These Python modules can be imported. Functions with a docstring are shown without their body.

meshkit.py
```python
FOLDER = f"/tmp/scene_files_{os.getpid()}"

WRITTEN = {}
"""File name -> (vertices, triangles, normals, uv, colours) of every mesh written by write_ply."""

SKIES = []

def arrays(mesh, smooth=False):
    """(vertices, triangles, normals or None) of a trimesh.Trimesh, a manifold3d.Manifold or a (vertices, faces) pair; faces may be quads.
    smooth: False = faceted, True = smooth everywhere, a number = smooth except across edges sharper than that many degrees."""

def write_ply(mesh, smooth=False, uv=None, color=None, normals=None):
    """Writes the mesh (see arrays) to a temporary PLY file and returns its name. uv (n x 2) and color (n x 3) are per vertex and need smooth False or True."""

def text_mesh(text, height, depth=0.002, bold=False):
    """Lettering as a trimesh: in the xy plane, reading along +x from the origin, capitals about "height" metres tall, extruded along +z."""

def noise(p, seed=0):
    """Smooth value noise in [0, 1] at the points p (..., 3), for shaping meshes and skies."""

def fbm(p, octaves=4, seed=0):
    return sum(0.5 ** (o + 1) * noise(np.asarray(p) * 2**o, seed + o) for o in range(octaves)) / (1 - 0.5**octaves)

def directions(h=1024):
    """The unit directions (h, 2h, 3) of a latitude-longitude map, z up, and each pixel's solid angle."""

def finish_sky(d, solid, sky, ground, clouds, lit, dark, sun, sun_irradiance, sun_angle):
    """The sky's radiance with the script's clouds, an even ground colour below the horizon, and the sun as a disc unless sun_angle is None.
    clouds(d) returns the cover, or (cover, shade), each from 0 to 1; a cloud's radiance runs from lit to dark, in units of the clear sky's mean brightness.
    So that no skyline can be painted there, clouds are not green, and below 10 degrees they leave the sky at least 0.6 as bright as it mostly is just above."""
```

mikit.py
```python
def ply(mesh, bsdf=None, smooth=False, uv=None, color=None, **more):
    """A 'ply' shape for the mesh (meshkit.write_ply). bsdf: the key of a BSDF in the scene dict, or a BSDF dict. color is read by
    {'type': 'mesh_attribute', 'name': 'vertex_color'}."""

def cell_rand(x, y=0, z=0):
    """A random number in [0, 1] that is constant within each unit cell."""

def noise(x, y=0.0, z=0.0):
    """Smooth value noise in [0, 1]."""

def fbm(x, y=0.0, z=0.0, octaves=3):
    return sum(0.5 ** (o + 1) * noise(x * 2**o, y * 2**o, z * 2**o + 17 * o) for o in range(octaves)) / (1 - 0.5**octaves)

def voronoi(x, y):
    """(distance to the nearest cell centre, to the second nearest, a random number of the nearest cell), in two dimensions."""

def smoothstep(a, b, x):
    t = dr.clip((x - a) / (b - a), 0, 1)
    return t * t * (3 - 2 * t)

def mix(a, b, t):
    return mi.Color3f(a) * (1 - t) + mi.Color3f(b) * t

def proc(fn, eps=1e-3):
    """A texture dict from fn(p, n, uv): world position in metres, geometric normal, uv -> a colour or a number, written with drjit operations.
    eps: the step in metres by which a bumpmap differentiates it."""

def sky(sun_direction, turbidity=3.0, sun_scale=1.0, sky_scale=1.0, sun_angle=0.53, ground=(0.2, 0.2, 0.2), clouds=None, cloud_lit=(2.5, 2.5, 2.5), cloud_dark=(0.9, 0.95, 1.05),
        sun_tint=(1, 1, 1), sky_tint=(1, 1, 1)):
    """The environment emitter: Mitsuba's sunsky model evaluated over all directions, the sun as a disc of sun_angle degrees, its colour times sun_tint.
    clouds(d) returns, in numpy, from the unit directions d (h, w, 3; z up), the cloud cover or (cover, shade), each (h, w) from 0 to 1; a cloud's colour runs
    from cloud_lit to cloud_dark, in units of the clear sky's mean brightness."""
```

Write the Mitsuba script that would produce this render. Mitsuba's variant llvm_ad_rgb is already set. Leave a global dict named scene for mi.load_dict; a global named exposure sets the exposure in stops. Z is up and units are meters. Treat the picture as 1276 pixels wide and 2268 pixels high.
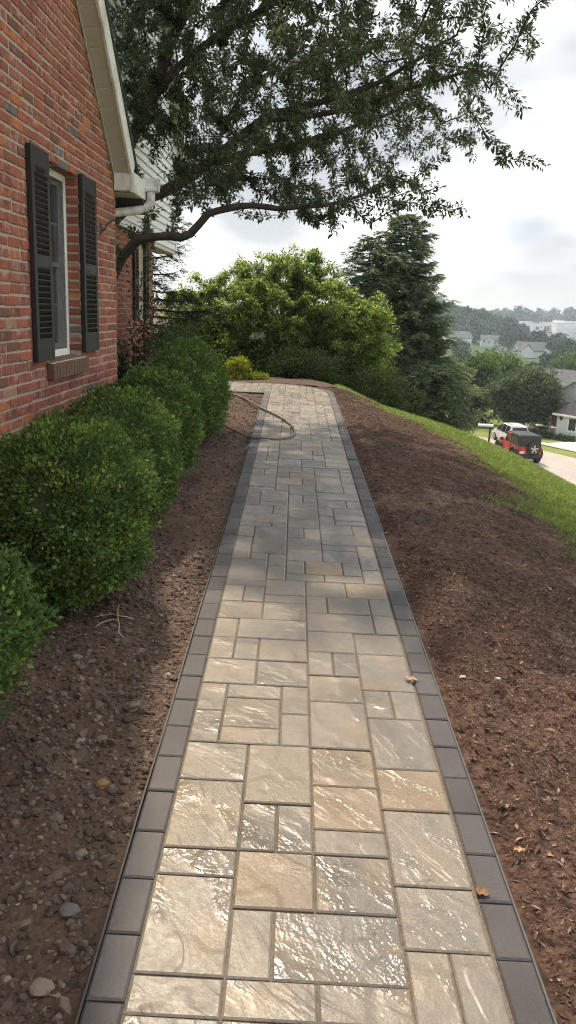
import math
import numpy as np
import trimesh
import drjit as dr
import mitsuba as mi
import mikit
import meshkit
from shapely.geometry import Polygon, box as sbox, LineString, Point
from shapely.ops import unary_union
from scipy.spatial import cKDTree

T = mi.ScalarTransform4f
scene, labels = {}, {}
exposure = 2.22

# ---------------------------------------------------------------- camera, sky
R3 = np.array([[0.99882307, -0.04588094, -0.01572942],
               [0.02657321, 0.24635584, 0.96881508],
               [0.04057511, 0.96809284, -0.2472851]])      # columns: right, up, forward
EYE = np.array([0.0, 0.0, 1.70])
cam_m = np.eye(4)
cam_m[:3, 0], cam_m[:3, 1], cam_m[:3, 2], cam_m[:3, 3] = -R3[:, 0], R3[:, 1], R3[:, 2], EYE
scene['camera'] = {'type': 'perspective', 'fov': 40.06, 'fov_axis': 'x', 'near_clip': 0.05, 'far_clip': 12000.0,
                   'to_world': T(cam_m.tolist()), 'medium': {'type': 'ref', 'id': 'haze_air'}}
SUN_AZ, SUN_EL = math.radians(-20), math.radians(57)
SUN = (math.sin(SUN_AZ) * math.cos(SUN_EL), math.cos(SUN_AZ) * math.cos(SUN_EL), math.sin(SUN_EL))


def clouds(d):
    z = np.maximum(d[..., 2], 0.02)
    p = np.stack([d[..., 0] / (z + 0.25) * 1.7 + 3.3, d[..., 1] / (z + 0.25) * 1.7 + 1.2, z * 0.6], -1)
    a = meshkit.fbm(p, 5, 3)
    b = meshkit.fbm(p * 0.55 + 7.7, 4, 11)
    cover = np.clip((b - 0.26) / 0.14, 0.82, 1)
    shade = np.clip((a - 0.36) / 0.26, 0, 1)
    h = np.clip(z / 0.16, 0, 1)
    shade = shade * (0.3 + 0.7 * h) + 0.52 * (1 - h)
    return cover, shade


scene['sky'] = mikit.sky(SUN, turbidity=4.0, sun_scale=0.82, sky_scale=1.0, sun_angle=1.6, clouds=clouds,
                         cloud_lit=(3.7, 3.7, 3.75), cloud_dark=(1.3, 1.39, 1.54), ground=(0.12, 0.12, 0.10))
# the air: far hills fade
HAZE = 0.00042
scene['haze_air'] = {'type': 'homogeneous', 'albedo': {'type': 'rgb', 'value': [0.86, 0.92, 0.985]},
                     'sigma_t': {'type': 'rgb', 'value': [HAZE * 0.9, HAZE, HAZE * 1.12]}}

# ---------------------------------------------------------------- helpers
used = {}


def num(key):
    used[key] = used.get(key, 0) + 1
    return key if used[key] == 1 else f'{key}_{used[key] - 1:03d}'


def put(key, mesh, bsdf, smooth=False, uv=None, color=None, to_world=None):
    """one entry of the scene, numbered where the key is taken"""
    k = num(key)
    more = {} if to_world is None else {'to_world': to_world}
    scene[k] = mikit.ply(mesh, bsdf, smooth=smooth, uv=uv, color=color, **more)
    return k


def tag(key, label, cat=None, group=None, kind=None):
    d = {'label': label}
    if cat:
        d['category'] = cat
    if group:
        d['group'] = group
    if kind:
        d['kind'] = kind
    labels[key] = d
    return key


def struct(key, label=None):
    labels[key] = {'kind': 'structure'}
    if label:
        labels[key]['label'] = label


def cat_m(parts):
    vs, fs, at = [], [], 0
    for v, f in parts:
        vs.append(np.asarray(v, float))
        f = np.asarray(f, int)
        if f.shape[1] == 4:
            f = np.vstack([f[:, [0, 1, 2]], f[:, [0, 2, 3]]])
        fs.append(f + at)
        at += len(v)
    return np.vstack(vs), np.vstack(fs)


# chamfered box
_S = np.array([[x, y, z] for x in (-1, 1) for y in (-1, 1) for z in (-1, 1)], float)


def _cb(h, c):
    out = []
    for s in _S:
        for k in range(3):
            p = s * (h - c)
            p[k] = s[k] * h[k]
            out.append(p)
    return np.array(out)


_t = trimesh.convex.convex_hull(_cb(np.array([1.0, 1, 1]), 0.2))
_order = cKDTree(_t.vertices).query(_cb(np.array([1.0, 1, 1]), 0.2))[1]
_inv = np.argsort(_order)
CF = _inv[_t.faces]


def cbox(lo, hi, c=0.004):
    lo, hi = np.minimum(lo, hi).astype(float), np.maximum(lo, hi).astype(float)
    h = (hi - lo) / 2
    c = min(c, 0.45 * h.min())
    return _cb(h, c) + (lo + hi) / 2, CF.copy()


def hull(pts):
    m = trimesh.convex.convex_hull(np.asarray(pts, float))
    return np.array(m.vertices), np.array(m.faces)


def slab(pts, th, nrm):
    """a flat polygon (convex) with thickness th below it"""
    pts = np.asarray(pts, float)
    return hull(np.vstack([pts, pts - np.asarray(nrm) * th]))


def tube(points, radii, sides=8, cap=True):
    p = np.asarray(points, float)
    r = np.broadcast_to(np.asarray(radii, float), (len(p),))
    t = np.gradient(p, axis=0)
    t /= np.linalg.norm(t, axis=1, keepdims=True) + 1e-12
    a = np.cross(t[0], [0, 0, 1.0] if abs(t[0][2]) < 0.9 else [1.0, 0, 0])
    A = []
    for ti in t:
        a = a - ti * (a @ ti)
        a = a / (np.linalg.norm(a) + 1e-12)
        A.append(a)
    A = np.array(A)
    B = np.cross(t, A)
    ang = np.arange(sides) * 2 * np.pi / sides
    v = p[:, None] + r[:, None, None] * (np.cos(ang)[None, :, None] * A[:, None] + np.sin(ang)[None, :, None] * B[:, None])
    i, j = np.meshgrid(np.arange(len(p) - 1), np.arange(sides), indexing='ij')
    q = np.stack([i * sides + j, i * sides + (j + 1) % sides, (i + 1) * sides + (j + 1) % sides, (i + 1) * sides + j], -1).reshape(-1, 4)
    f = np.vstack([q[:, [0, 1, 2]], q[:, [0, 2, 3]]])
    v = v.reshape(-1, 3)
    if cap:
        n0 = len(v)
        v = np.vstack([v, p[:1], p[-1:]])
        k = np.arange(sides)
        f = np.vstack([f, np.stack([(k + 1) % sides, k, k * 0 + n0], 1),
                       np.stack([(len(p) - 1) * sides + k, (len(p) - 1) * sides + (k + 1) % sides, k * 0 + n0 + 1], 1)])
    return v, f


def grid(X, Y, Z):
    """a heightfield; X, Y, Z are (n, m)"""
    n, m = X.shape
    i, j = np.meshgrid(np.arange(n - 1), np.arange(m - 1), indexing='ij')
    a = i * m + j
    q = np.stack([a, a + m, a + m + 1, a + 1], -1).reshape(-1, 4)
    v = np.stack([X, Y, Z], -1).reshape(-1, 3)
    f = np.vstack([q[:, [0, 1, 2]], q[:, [0, 2, 3]]])
    e = np.cross(v[f[0, 1]] - v[f[0, 0]], v[f[0, 2]] - v[f[0, 0]])
    return v, (f if e[2] > 0 else f[:, ::-1])


def smoothline(pts, step=0.1):
    """a smooth curve through the points"""
    p = np.asarray(pts, float)
    s = np.r_[0, np.cumsum(np.linalg.norm(np.diff(p, axis=0), axis=1))]
    from scipy.interpolate import PchipInterpolator
    u = np.linspace(0, s[-1], max(3, int(s[-1] / step) + 1))
    return PchipInterpolator(s, p, axis=0)(u)


def unit(v):
    return v / (np.linalg.norm(v, axis=-1, keepdims=True) + 1e-12)


def leaf_mesh(P, A, N, L, W, fold=0.18, six=False):
    """one small folded leaf per row: base P, axis A, rough normal N, length L, width W"""
    A = unit(A)
    S = unit(np.cross(A, N))
    N = np.cross(S, A)
    L, W = np.broadcast_to(L, (len(P),))[:, None], np.broadcast_to(W, (len(P),))[:, None]
    if six:
        rows = [P, P + A * L * .3 + S * W * .46 + N * W * fold, P + A * L * .68 + S * W * .38 + N * W * fold * .7, P + A * L - N * L * .06,
                P + A * L * .68 - S * W * .38 + N * W * fold * .7, P + A * L * .3 - S * W * .46 + N * W * fold]
        t = [[0, 2, 1], [0, 3, 2], [0, 4, 3], [0, 5, 4]]
    else:
        rows = [P, P + A * L * .45 + S * W * .5 + N * W * fold, P + A * L, P + A * L * .45 - S * W * .5 + N * W * fold]
        t = [[0, 2, 1], [0, 3, 2]]
    k = len(rows)
    v = np.stack(rows, 1).reshape(-1, 3)
    f = (np.arange(len(P))[:, None, None] * k + np.array(t)[None]).reshape(-1, 3)
    return v, f, k


def put_leaves(key, P, A, N, L, W, col, bsdf='leaf', fold=.18, six=False):
    v, f, k = leaf_mesh(P, A, N, L, W, fold, six)
    return put(key, (v, f), bsdf, smooth=False, color=np.repeat(np.clip(col, 0.004, 0.95), k, axis=0))


def leaf_cols(rng, n, base, var=0.25, hue=0.12):
    c = np.asarray(base, float)[None] * np.exp(rng.normal(0, var, (n, 1)))
    return c * np.exp(rng.normal(0, hue, (n, 3)) * np.array([1, .4, .7]))


def rdir(rng, n):
    return unit(rng.normal(size=(n, 3)))


# ---------------------------------------------------------------- materials
smooth_, mix, fbm, noise, cell = mikit.smoothstep, mikit.mix, mikit.fbm, mikit.noise, mikit.cell_rand


def bs(key, d):
    scene[key] = {'type': 'twosided', 'b': d}


def plain(key, rgb, rough=0.6, spec=0.4, metallic=0.0, **k):
    bs(key, {'type': 'principled', 'base_color': {'type': 'rgb', 'value': list(map(float, rgb))}, 'roughness': float(rough),
             'specular': float(spec), 'metallic': float(metallic), **k})


def procmat(key, fn, rough=0.8, spec=0.3, bump=None, bump_scale=1.0, eps=2e-3):
    d = {'type': 'principled', 'base_color': mikit.proc(fn), 'roughness': mikit.proc(rough) if callable(rough) else float(rough),
         'specular': float(spec)}
    if bump is not None:
        d = {'type': 'bumpmap', 'arbitrary': mikit.proc(bump, eps), 'scale': float(bump_scale), 'bsdf': d}
    bs(key, d)


def C(r, g, b):
    return mi.Color3f(r, g, b)


def pick(k, cols):
    out = mi.Color3f(*cols[0])
    for i, c in enumerate(cols[1:], 1):
        out = dr.select(mi.Float(k) > i - 0.5, mi.Color3f(*c), out)
    return out


def ids(uv):
    i, k = dr.floor(uv.x / 4), dr.floor(uv.y / 4)
    return i, k, uv.x - 4 * i, uv.y - 4 * k


# pavers: uv holds the local position in metres, and in steps of 4 the paver's seed and its blend of the mix
PAVE = [(0.158, 0.142, 0.119), (0.188, 0.147, 0.101), (0.136, 0.127, 0.114), (0.172, 0.155, 0.128), (0.156, 0.138, 0.106)]


def paver_color(p, n, uv):
    i, k, u, v = ids(uv)
    c = pick(k, PAVE)
    m = fbm(u * 4 + i * 7.3, v * 4 + k * 3.1, i * 1.7)
    c = mix(c, C(0.112, 0.101, 0.084), smooth_(0.46, 0.76, m) * 0.6)
    m2 = fbm(u * 6 + 31 + i * 3.3, v * 6, i)
    c = mix(c, C(0.205, 0.158, 0.100), smooth_(0.52, 0.8, m2) * 0.5)
    g = noise(u * 300, v * 300, i)
    g2 = noise(p.x * 40, p.y * 40, 3)
    return c * (0.80 + 0.26 * g + 0.14 * g2) * (0.9 + 0.2 * cell(i, k, 5))


def slate(uv):
    """the split face of a slab: its grain runs askew, broken into thin steps; returns the coordinates across it and where it is roughest"""
    i, k, u, v = ids(uv)
    a = 0.95 + (cell(i, k, 3) - 0.5) * 0.9
    s, c = dr.sin(a), dr.cos(a)
    x, y = u * c - v * s, u * s + v * c
    w = (noise(x * 9 + i, y * 9, 2) - 0.5) * 0.05
    band = smooth_(0.50, 0.66, fbm(x * 3.0 + i * 3.1, (y + w) * 13, i * 1.3 + 5, 3))
    return i, k, u, v, x, y + w, band


def paver_relief(p, n, uv):
    i, k, u, v, x, y, band = slate(uv)
    h = fbm(x * 3.0 + i * 5.1, y * 15, i * 2.3, 4) * 5.0
    f = dr.floor(h)
    t = f + smooth_(0.62, 1.0, h - f)
    rip = fbm(x * 55 + i, y * 85, i, 2)
    chip = smooth_(0.40, 0.62, fbm(u * 9 + i * 2.2, v * 9, i + 3, 2))
    return t * (0.0006 + 0.0015 * chip) + rip * (0.0006 + 0.0020 * band) + noise(u * 170, v * 170, i) * (0.0003 + 0.0007 * band)


def paver_rough(p, n, uv):
    i, k, u, v, x, y, band = slate(uv)
    wet = smooth_(0.35, 0.7, fbm(p.x * 2.2 + 5, p.y * 2.2, 1.0))
    return 0.50 - 0.12 * wet - 0.20 * band + 0.10 * noise(u * 90, v * 90, i)


procmat('paver_stone', paver_color, paver_rough, 0.55, paver_relief, 1.0, 1.5e-3)


def border_color(p, n, uv):
    i, k, u, v = ids(uv)
    g = noise(u * 350, v * 350, i)
    m = fbm(p.x * 5, p.y * 5, 2.0)
    return mix(C(0.058, 0.056, 0.058), C(0.092, 0.088, 0.089), m) * (0.75 + 0.3 * g) * (0.85 + 0.3 * cell(i, k, 5))


procmat('border_stone', border_color, lambda p, n, uv: 0.52 + 0.2 * fbm(p.x * 3, p.y * 3, 7.0), 0.32,
        lambda p, n, uv: fbm(p.x * 160, p.y * 160, p.z * 160, 2) * 0.0012 + fbm(p.x * 12, p.y * 12, 1.0, 2) * 0.002, 1.0)
procmat('joint_sand', lambda p, n, uv: mix(C(0.10, 0.082, 0.060), C(0.19, 0.155, 0.12), noise(p.x * 220, p.y * 220, 1)), 0.75, 0.3,
        lambda p, n, uv: noise(p.x * 250, p.y * 250, 2) * 0.002, 1.0)
plain('edging_plastic', (0.10, 0.10, 0.10), 0.6)

BRICK = [(0.300, 0.102, 0.066), (0.262, 0.090, 0.062), (0.38, 0.138, 0.068), (0.222, 0.083, 0.061), (0.165, 0.076, 0.059), (0.15, 0.120, 0.122), (0.33, 0.20, 0.13), (0.265, 0.110, 0.083)]


def brick_color(p, n, uv):
    i, k, u, v = ids(uv)
    c = pick(k, BRICK)
    m = fbm(u * 16 + i * 3.7, v * 16, i, 3)
    c = c * (0.72 + 0.5 * m)
    c = mix(c, C(0.12, 0.055, 0.043), smooth_(0.64, 0.82, fbm(u * 9 + 11, v * 22, i + 5, 3)) * 0.6)
    lime = smooth_(0.66, 0.8, fbm(u * 24 + 50, v * 24, i + 9, 3))
    c = mix(c, C(0.36, 0.29, 0.25), lime * 0.55)
    return c * (0.88 + 0.2 * noise(u * 240, v * 240, i))


procmat('brick_clay', brick_color, 0.85, 0.25,
        lambda p, n, uv: fbm(p.y * 60, p.z * 60, p.x * 60, 3) * 0.0030, 1.0)
procmat('mortar', lambda p, n, uv: mix(C(0.29, 0.235, 0.20), C(0.41, 0.345, 0.295), fbm(p.x * 40, p.y * 40, p.z * 40)), 0.9, 0.2,
        lambda p, n, uv: fbm(p.y * 90, p.z * 90, p.x * 90, 2) * 0.003, 1.0)
procmat('sill_brick', lambda p, n, uv: mix(C(0.105, 0.062, 0.046), C(0.17, 0.10, 0.072), fbm(p.x * 50, p.y * 20, p.z * 50)), 0.85, 0.25,
        lambda p, n, uv: fbm(p.y * 70, p.z * 70, p.x * 70, 3) * 0.003, 1.0)


def dirty_white(p, n, uv):
    m = fbm(p.x * 9, p.y * 9, p.z * 3, 4)
    return mix(C(0.70, 0.69, 0.66), C(0.50, 0.48, 0.43), smooth_(0.45, 0.75, m))


procmat('white_trim', dirty_white, 0.45, 0.4)
procmat('soffit_white', lambda p, n, uv: mix(C(0.52, 0.50, 0.46), C(0.46, 0.44, 0.40), fbm(p.x * 8, p.y * 8, p.z * 8)), 0.5, 0.35)
plain('vinyl_white', (0.72, 0.72, 0.70), 0.35)
plain('sash_grey', (0.55, 0.56, 0.57), 0.5)
procmat('shutter_paint', lambda p, n, uv: mix(C(0.015, 0.013, 0.012), C(0.024, 0.021, 0.019), fbm(p.x * 40, p.y * 40, p.z * 12)), 0.55, 0.35)
scene['window_glass'] = {'type': 'thindielectric', 'int_ior': 1.5}
plain('room_dark', (0.05, 0.05, 0.052), 0.9)
plain('curtain_cloth', (0.04, 0.04, 0.042), 0.9)
scene['screen_mesh'] = {'type': 'mask', 'opacity': 0.55, 'b': {'type': 'twosided', 'c': {'type': 'diffuse', 'reflectance': {'type': 'rgb', 'value': [0.035, 0.037, 0.04]}}}}
procmat('siding_white', lambda p, n, uv: mix(C(0.66, 0.67, 0.68), C(0.56, 0.57, 0.58), fbm(p.x, p.y * 2, p.z * 2)), 0.5, 0.3)
procmat('shingle_grey', lambda p, n, uv: mix(C(0.088, 0.094, 0.104), C(0.15, 0.157, 0.168), noise(p.x * 3, p.y * 3, p.z * 9)) * (0.85 + .3 * noise(p.x * 14, p.y * 14, p.z * 30)), 0.9, 0.2)
procmat('shingle_dark', lambda p, n, uv: mix(C(0.035, 0.035, 0.038), C(0.07, 0.068, 0.068), noise(p.x * 9, p.y * 9, p.z * 22)), 0.9, 0.2)
procmat('shingle_brown', lambda p, n, uv: mix(C(0.15, 0.12, 0.10), C(0.24, 0.20, 0.17), noise(p.x * 4, p.y * 4, p.z * 12)), 0.9, 0.2)
plain('iron_black', (0.02, 0.018, 0.017), 0.5)
procmat('galvanized', lambda p, n, uv: mix(C(0.62, 0.62, 0.60), C(0.46, 0.455, 0.43), smooth_(0.45, 0.7, fbm(p.x * 14, p.y * 14, p.z * 5, 4))), 0.4, 0.45)


def bark(p, n, uv):
    m = fbm(p.x * 30, p.y * 30, p.z * 9, 4)
    return mix(C(0.035, 0.028, 0.022), C(0.095, 0.080, 0.066), m)


procmat('bark', bark, 0.9, 0.2, lambda p, n, uv: fbm(p.x * 40, p.y * 40, p.z * 12, 3) * 0.012, 1.0)
procmat('twig', lambda p, n, uv: C(0.050, 0.042, 0.034) * (0.7 + 0.6 * noise(p.x * 30, p.y * 30, p.z * 30)), 0.9, 0.2)
scene['leaf'] = {'type': 'principledthin', 'base_color': {'type': 'mesh_attribute', 'name': 'vertex_color'}, 'roughness': 0.42,
                 'diff_trans': 0.75, 'eta': 1.45}
scene['leaf_clear'] = {'type': 'principledthin', 'base_color': {'type': 'mesh_attribute', 'name': 'vertex_color'}, 'roughness': 0.5,
                       'diff_trans': 1.35, 'eta': 1.4}
scene['needle'] = {'type': 'principledthin', 'base_color': {'type': 'mesh_attribute', 'name': 'vertex_color'}, 'roughness': 0.6,
                   'diff_trans': 0.6, 'eta': 1.35}
bs('tinted', {'type': 'principled', 'base_color': {'type': 'mesh_attribute', 'name': 'vertex_color'}, 'roughness': 0.75, 'specular': 0.3})
bs('tinted_wet', {'type': 'principled', 'base_color': {'type': 'mesh_attribute', 'name': 'vertex_color'}, 'roughness': 0.55, 'specular': 0.45})


def soil_color(p, n, uv):
    m = fbm(p.x * 6, p.y * 6, p.z * 6, 4)
    g = noise(p.x * 120, p.y * 120, p.z * 120)
    c = mix(C(0.062, 0.040, 0.028), C(0.125, 0.080, 0.056), m)
    return c * (0.7 + 0.6 * g)


procmat('soil', soil_color, 0.85, 0.25, lambda p, n, uv: fbm(p.x * 35, p.y * 35, p.z * 35, 4) * 0.022, 1.0)


def mulch_color(p, n, uv):
    m = fbm(p.x * 3, p.y * 3, 2.0, 4)
    g = noise(p.x * 90, p.y * 90, p.z * 90)
    c = mix(C(0.066, 0.039, 0.029), C(0.112, 0.068, 0.050), m)
    c = mix(c, C(0.20, 0.145, 0.095), smooth_(0.58, 0.75, fbm(p.x * 2 + 9, p.y * 2, 5.0, 3)) * 0.5)
    h = noise(p.x * 34, p.y * 34, 6.0)
    return c * (0.5 + 0.7 * g) * (0.6 + 0.8 * h)


procmat('mulch_soil', mulch_color, 0.9, 0.2, lambda p, n, uv: fbm(p.x * 38, p.y * 38, p.z * 38, 4) * 0.034, 1.0)


def ground_color(p, n, uv):
    m = fbm(p.x * 0.9, p.y * 0.9, 1.0, 4)
    f = noise(p.x * 25, p.y * 25, 4.0)
    c = mix(C(0.13, 0.165, 0.042), C(0.20, 0.225, 0.075), m) * (0.75 + 0.5 * f)
    far = smooth_(110.0, 170.0, p.y)
    w = mix(C(0.035, 0.060, 0.020), C(0.065, 0.10, 0.03), fbm(p.x * 0.03, p.y * 0.03, 3.0, 4))
    return mix(c, w, far)


procmat('turf', ground_color, 0.9, 0.15, lambda p, n, uv: fbm(p.x * 25, p.y * 25, p.z * 25, 3) * 0.02, 1.0)
procmat('concrete_street', lambda p, n, uv: mix(C(0.30, 0.275, 0.245), C(0.38, 0.355, 0.32), fbm(p.x * 0.8, p.y * 0.8, 2.0, 4)) * (0.9 + 0.2 * noise(p.x * 20, p.y * 20, 1)), 0.85, 0.2)
procmat('concrete_pale', lambda p, n, uv: mix(C(0.42, 0.40, 0.37), C(0.52, 0.50, 0.46), fbm(p.x * 1.5, p.y * 1.5, 2.0, 3)), 0.85, 0.2)
procmat('asphalt', lambda p, n, uv: mix(C(0.10, 0.10, 0.10), C(0.15, 0.15, 0.15), fbm(p.x * 0.2, p.y * 0.2, 2.0, 3)), 0.85, 0.2)
procmat('hose_rubber', lambda p, n, uv: mix(C(0.12, 0.115, 0.105), C(0.18, 0.172, 0.155), fbm(p.x * 20, p.y * 20, p.z * 20)), 0.5, 0.4)
plain('paint_red', (0.40, 0.013, 0.014), 0.25, 0.5, clearcoat=0.8, clearcoat_gloss=0.9)
plain('paint_silver', (0.55, 0.56, 0.56), 0.32, 0.5, clearcoat=0.6, clearcoat_gloss=0.9)
plain('car_glass', (0.012, 0.014, 0.015), 0.08, 0.5)
plain('hardtop_black', (0.022, 0.022, 0.024), 0.45, 0.4)
plain('rubber', (0.02, 0.02, 0.02), 0.8)
plain('rim_metal', (0.45, 0.45, 0.45), 0.35, 0.5, 0.6)
plain('plate_white', (0.65, 0.65, 0.65), 0.5)
plain('lamp_red', (0.35, 0.01, 0.01), 0.2)
plain('black_plastic', (0.025, 0.025, 0.026), 0.6)
plain('warehouse_white', (0.66, 0.68, 0.70), 0.7)
plain('warehouse_grey', (0.36, 0.38, 0.40), 0.7)
plain('door_red', (0.24, 0.06, 0.04), 0.6)
plain('car_white', (0.7, 0.7, 0.7), 0.3)
plain('car_grey', (0.25, 0.26, 0.28), 0.3)
plain('car_dark', (0.05, 0.05, 0.06), 0.3)
plain('car_blue', (0.08, 0.12, 0.22), 0.3)
plain('leaf_brown', (0.21, 0.11, 0.055), 0.7)
plain('leaf_tan', (0.45, 0.30, 0.18), 0.7)
plain('root_pale', (0.42, 0.34, 0.23), 0.8)

# ---------------------------------------------------------------- the ground
def zp(y):
    return 0.03 * np.clip(y, -30, 14.6)


def softmax(a, b, k):
    return 0.5 * (a + b + np.sqrt((a - b) ** 2 + k * k))


def far_z(x, y):
    r = np.hypot(x, y)
    base = np.interp(r, [0, 62, 95, 140, 210, 270, 340, 470, 600, 680, 830, 1000, 1200, 1600, 2600],
                     [-7.3, -7.3, -8.6, -11.5, -15.0, -15.6, -12.8, -14.0, -15.0, -13.8, -9.2, -4.0, 0.0, 2.0, 0.0])
    hill = 12.0 * np.exp(-(((x - 95) / 42) ** 2 + ((y - 580) / 75) ** 2))
    roll = (meshkit.fbm(np.stack([x / 160, y / 160, x * 0], -1), 3, 5) - 0.5) * np.interp(r, [90, 400, 2000], [0, 1.5, 6])
    return base + hill + roll


def G(x, y):
    x, y = np.asarray(x, float), np.asarray(y, float)
    u = np.maximum(x - (0.13 - 0.018 * np.clip(y, -30, 15)) - 0.575, 0)
    D = np.where(u < 12, 0.118 * u + 0.049 * u * u, 0.118 * 12 + 0.049 * 144 + 1.28 * (u - 12))
    s = (y - 17.0 + 3.3 * np.clip((x - 0.1) / 1.2, 0, 1))
    E = 0.22 * np.where(s > 30, s, np.log1p(np.exp(np.minimum(s, 30))))
    w = np.maximum(-6 - x, 0)
    E = E / (1 + 0.05 * w)
    return softmax(zp(y) - D - E, far_z(x, y), 0.2)


gx = np.unique(np.r_[np.linspace(-2600, -200, 24), np.linspace(-200, -30, 22), np.linspace(-30, -8, 20), np.linspace(-8, 8, 54), np.linspace(8, 40, 54), np.linspace(40, 200, 50), np.linspace(200, 700, 60), np.linspace(700, 2600, 24)])
gy = np.unique(np.r_[np.linspace(-2600, -100, 16), np.linspace(-100, -8, 20), np.linspace(-8, 24, 100), np.linspace(24, 80, 90), np.linspace(80, 400, 70), np.linspace(400, 1200, 80), np.linspace(1200, 2600, 20)])
GX, GY = np.meshgrid(gx, gy, indexing='ij')
GZ = G(GX, GY)
un = GX - (0.13 - 0.018 * GY)
under = (un > -2.2) & (un < 0.85) & (GY > -6) & (GY < 14.6)
GZ = np.where(under, GZ - 0.16, GZ)
inhouse = (GX < -1.9) & (GY < 12.0) & (GY > -12)
GZ = np.where(inhouse & (GX > -9), GZ - 0.05, GZ)
put('ground', grid(GX, GY, GZ), 'turf', smooth=True)
struct('ground', 'grassy hillside falling from the paved path to the street and the valley')

# ---------------------------------------------------------------- the path
UN = 0.118


def W(u, v, h=0.0):
    """path frame (across, along, up) to the world"""
    u, v = np.asarray(u, float), np.asarray(v, float)
    return np.stack([0.13 - 0.018 * v + u, v, 0.03 * np.minimum(v, 14.6) + h + u * 0], -1)


# outline: straight run, then a rounded turn to the left
arc = [(-0.50 + 1.075 * math.cos(a), 13.15 + 1.1 * math.sin(a)) for a in np.linspace(0, math.pi / 2, 14)]
OUT = Polygon([(-0.575, -1.2), (0.575, -1.2), (0.575, 12.2)] + arc + [(-3.6, 14.25), (-3.6, 12.92), (-0.575, 12.92)])
INN = Polygon([(-0.475, -1.2), (0.475, -1.2), (0.475, 12.2)] + [(-0.50 + 0.975 * math.cos(a), 13.15 + 1.0 * math.sin(a)) for a in np.linspace(0, math.pi / 2, 14)]
              + [(-3.6, 14.15), (-3.6, 13.02), (-0.475, 13.02)])
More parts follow.
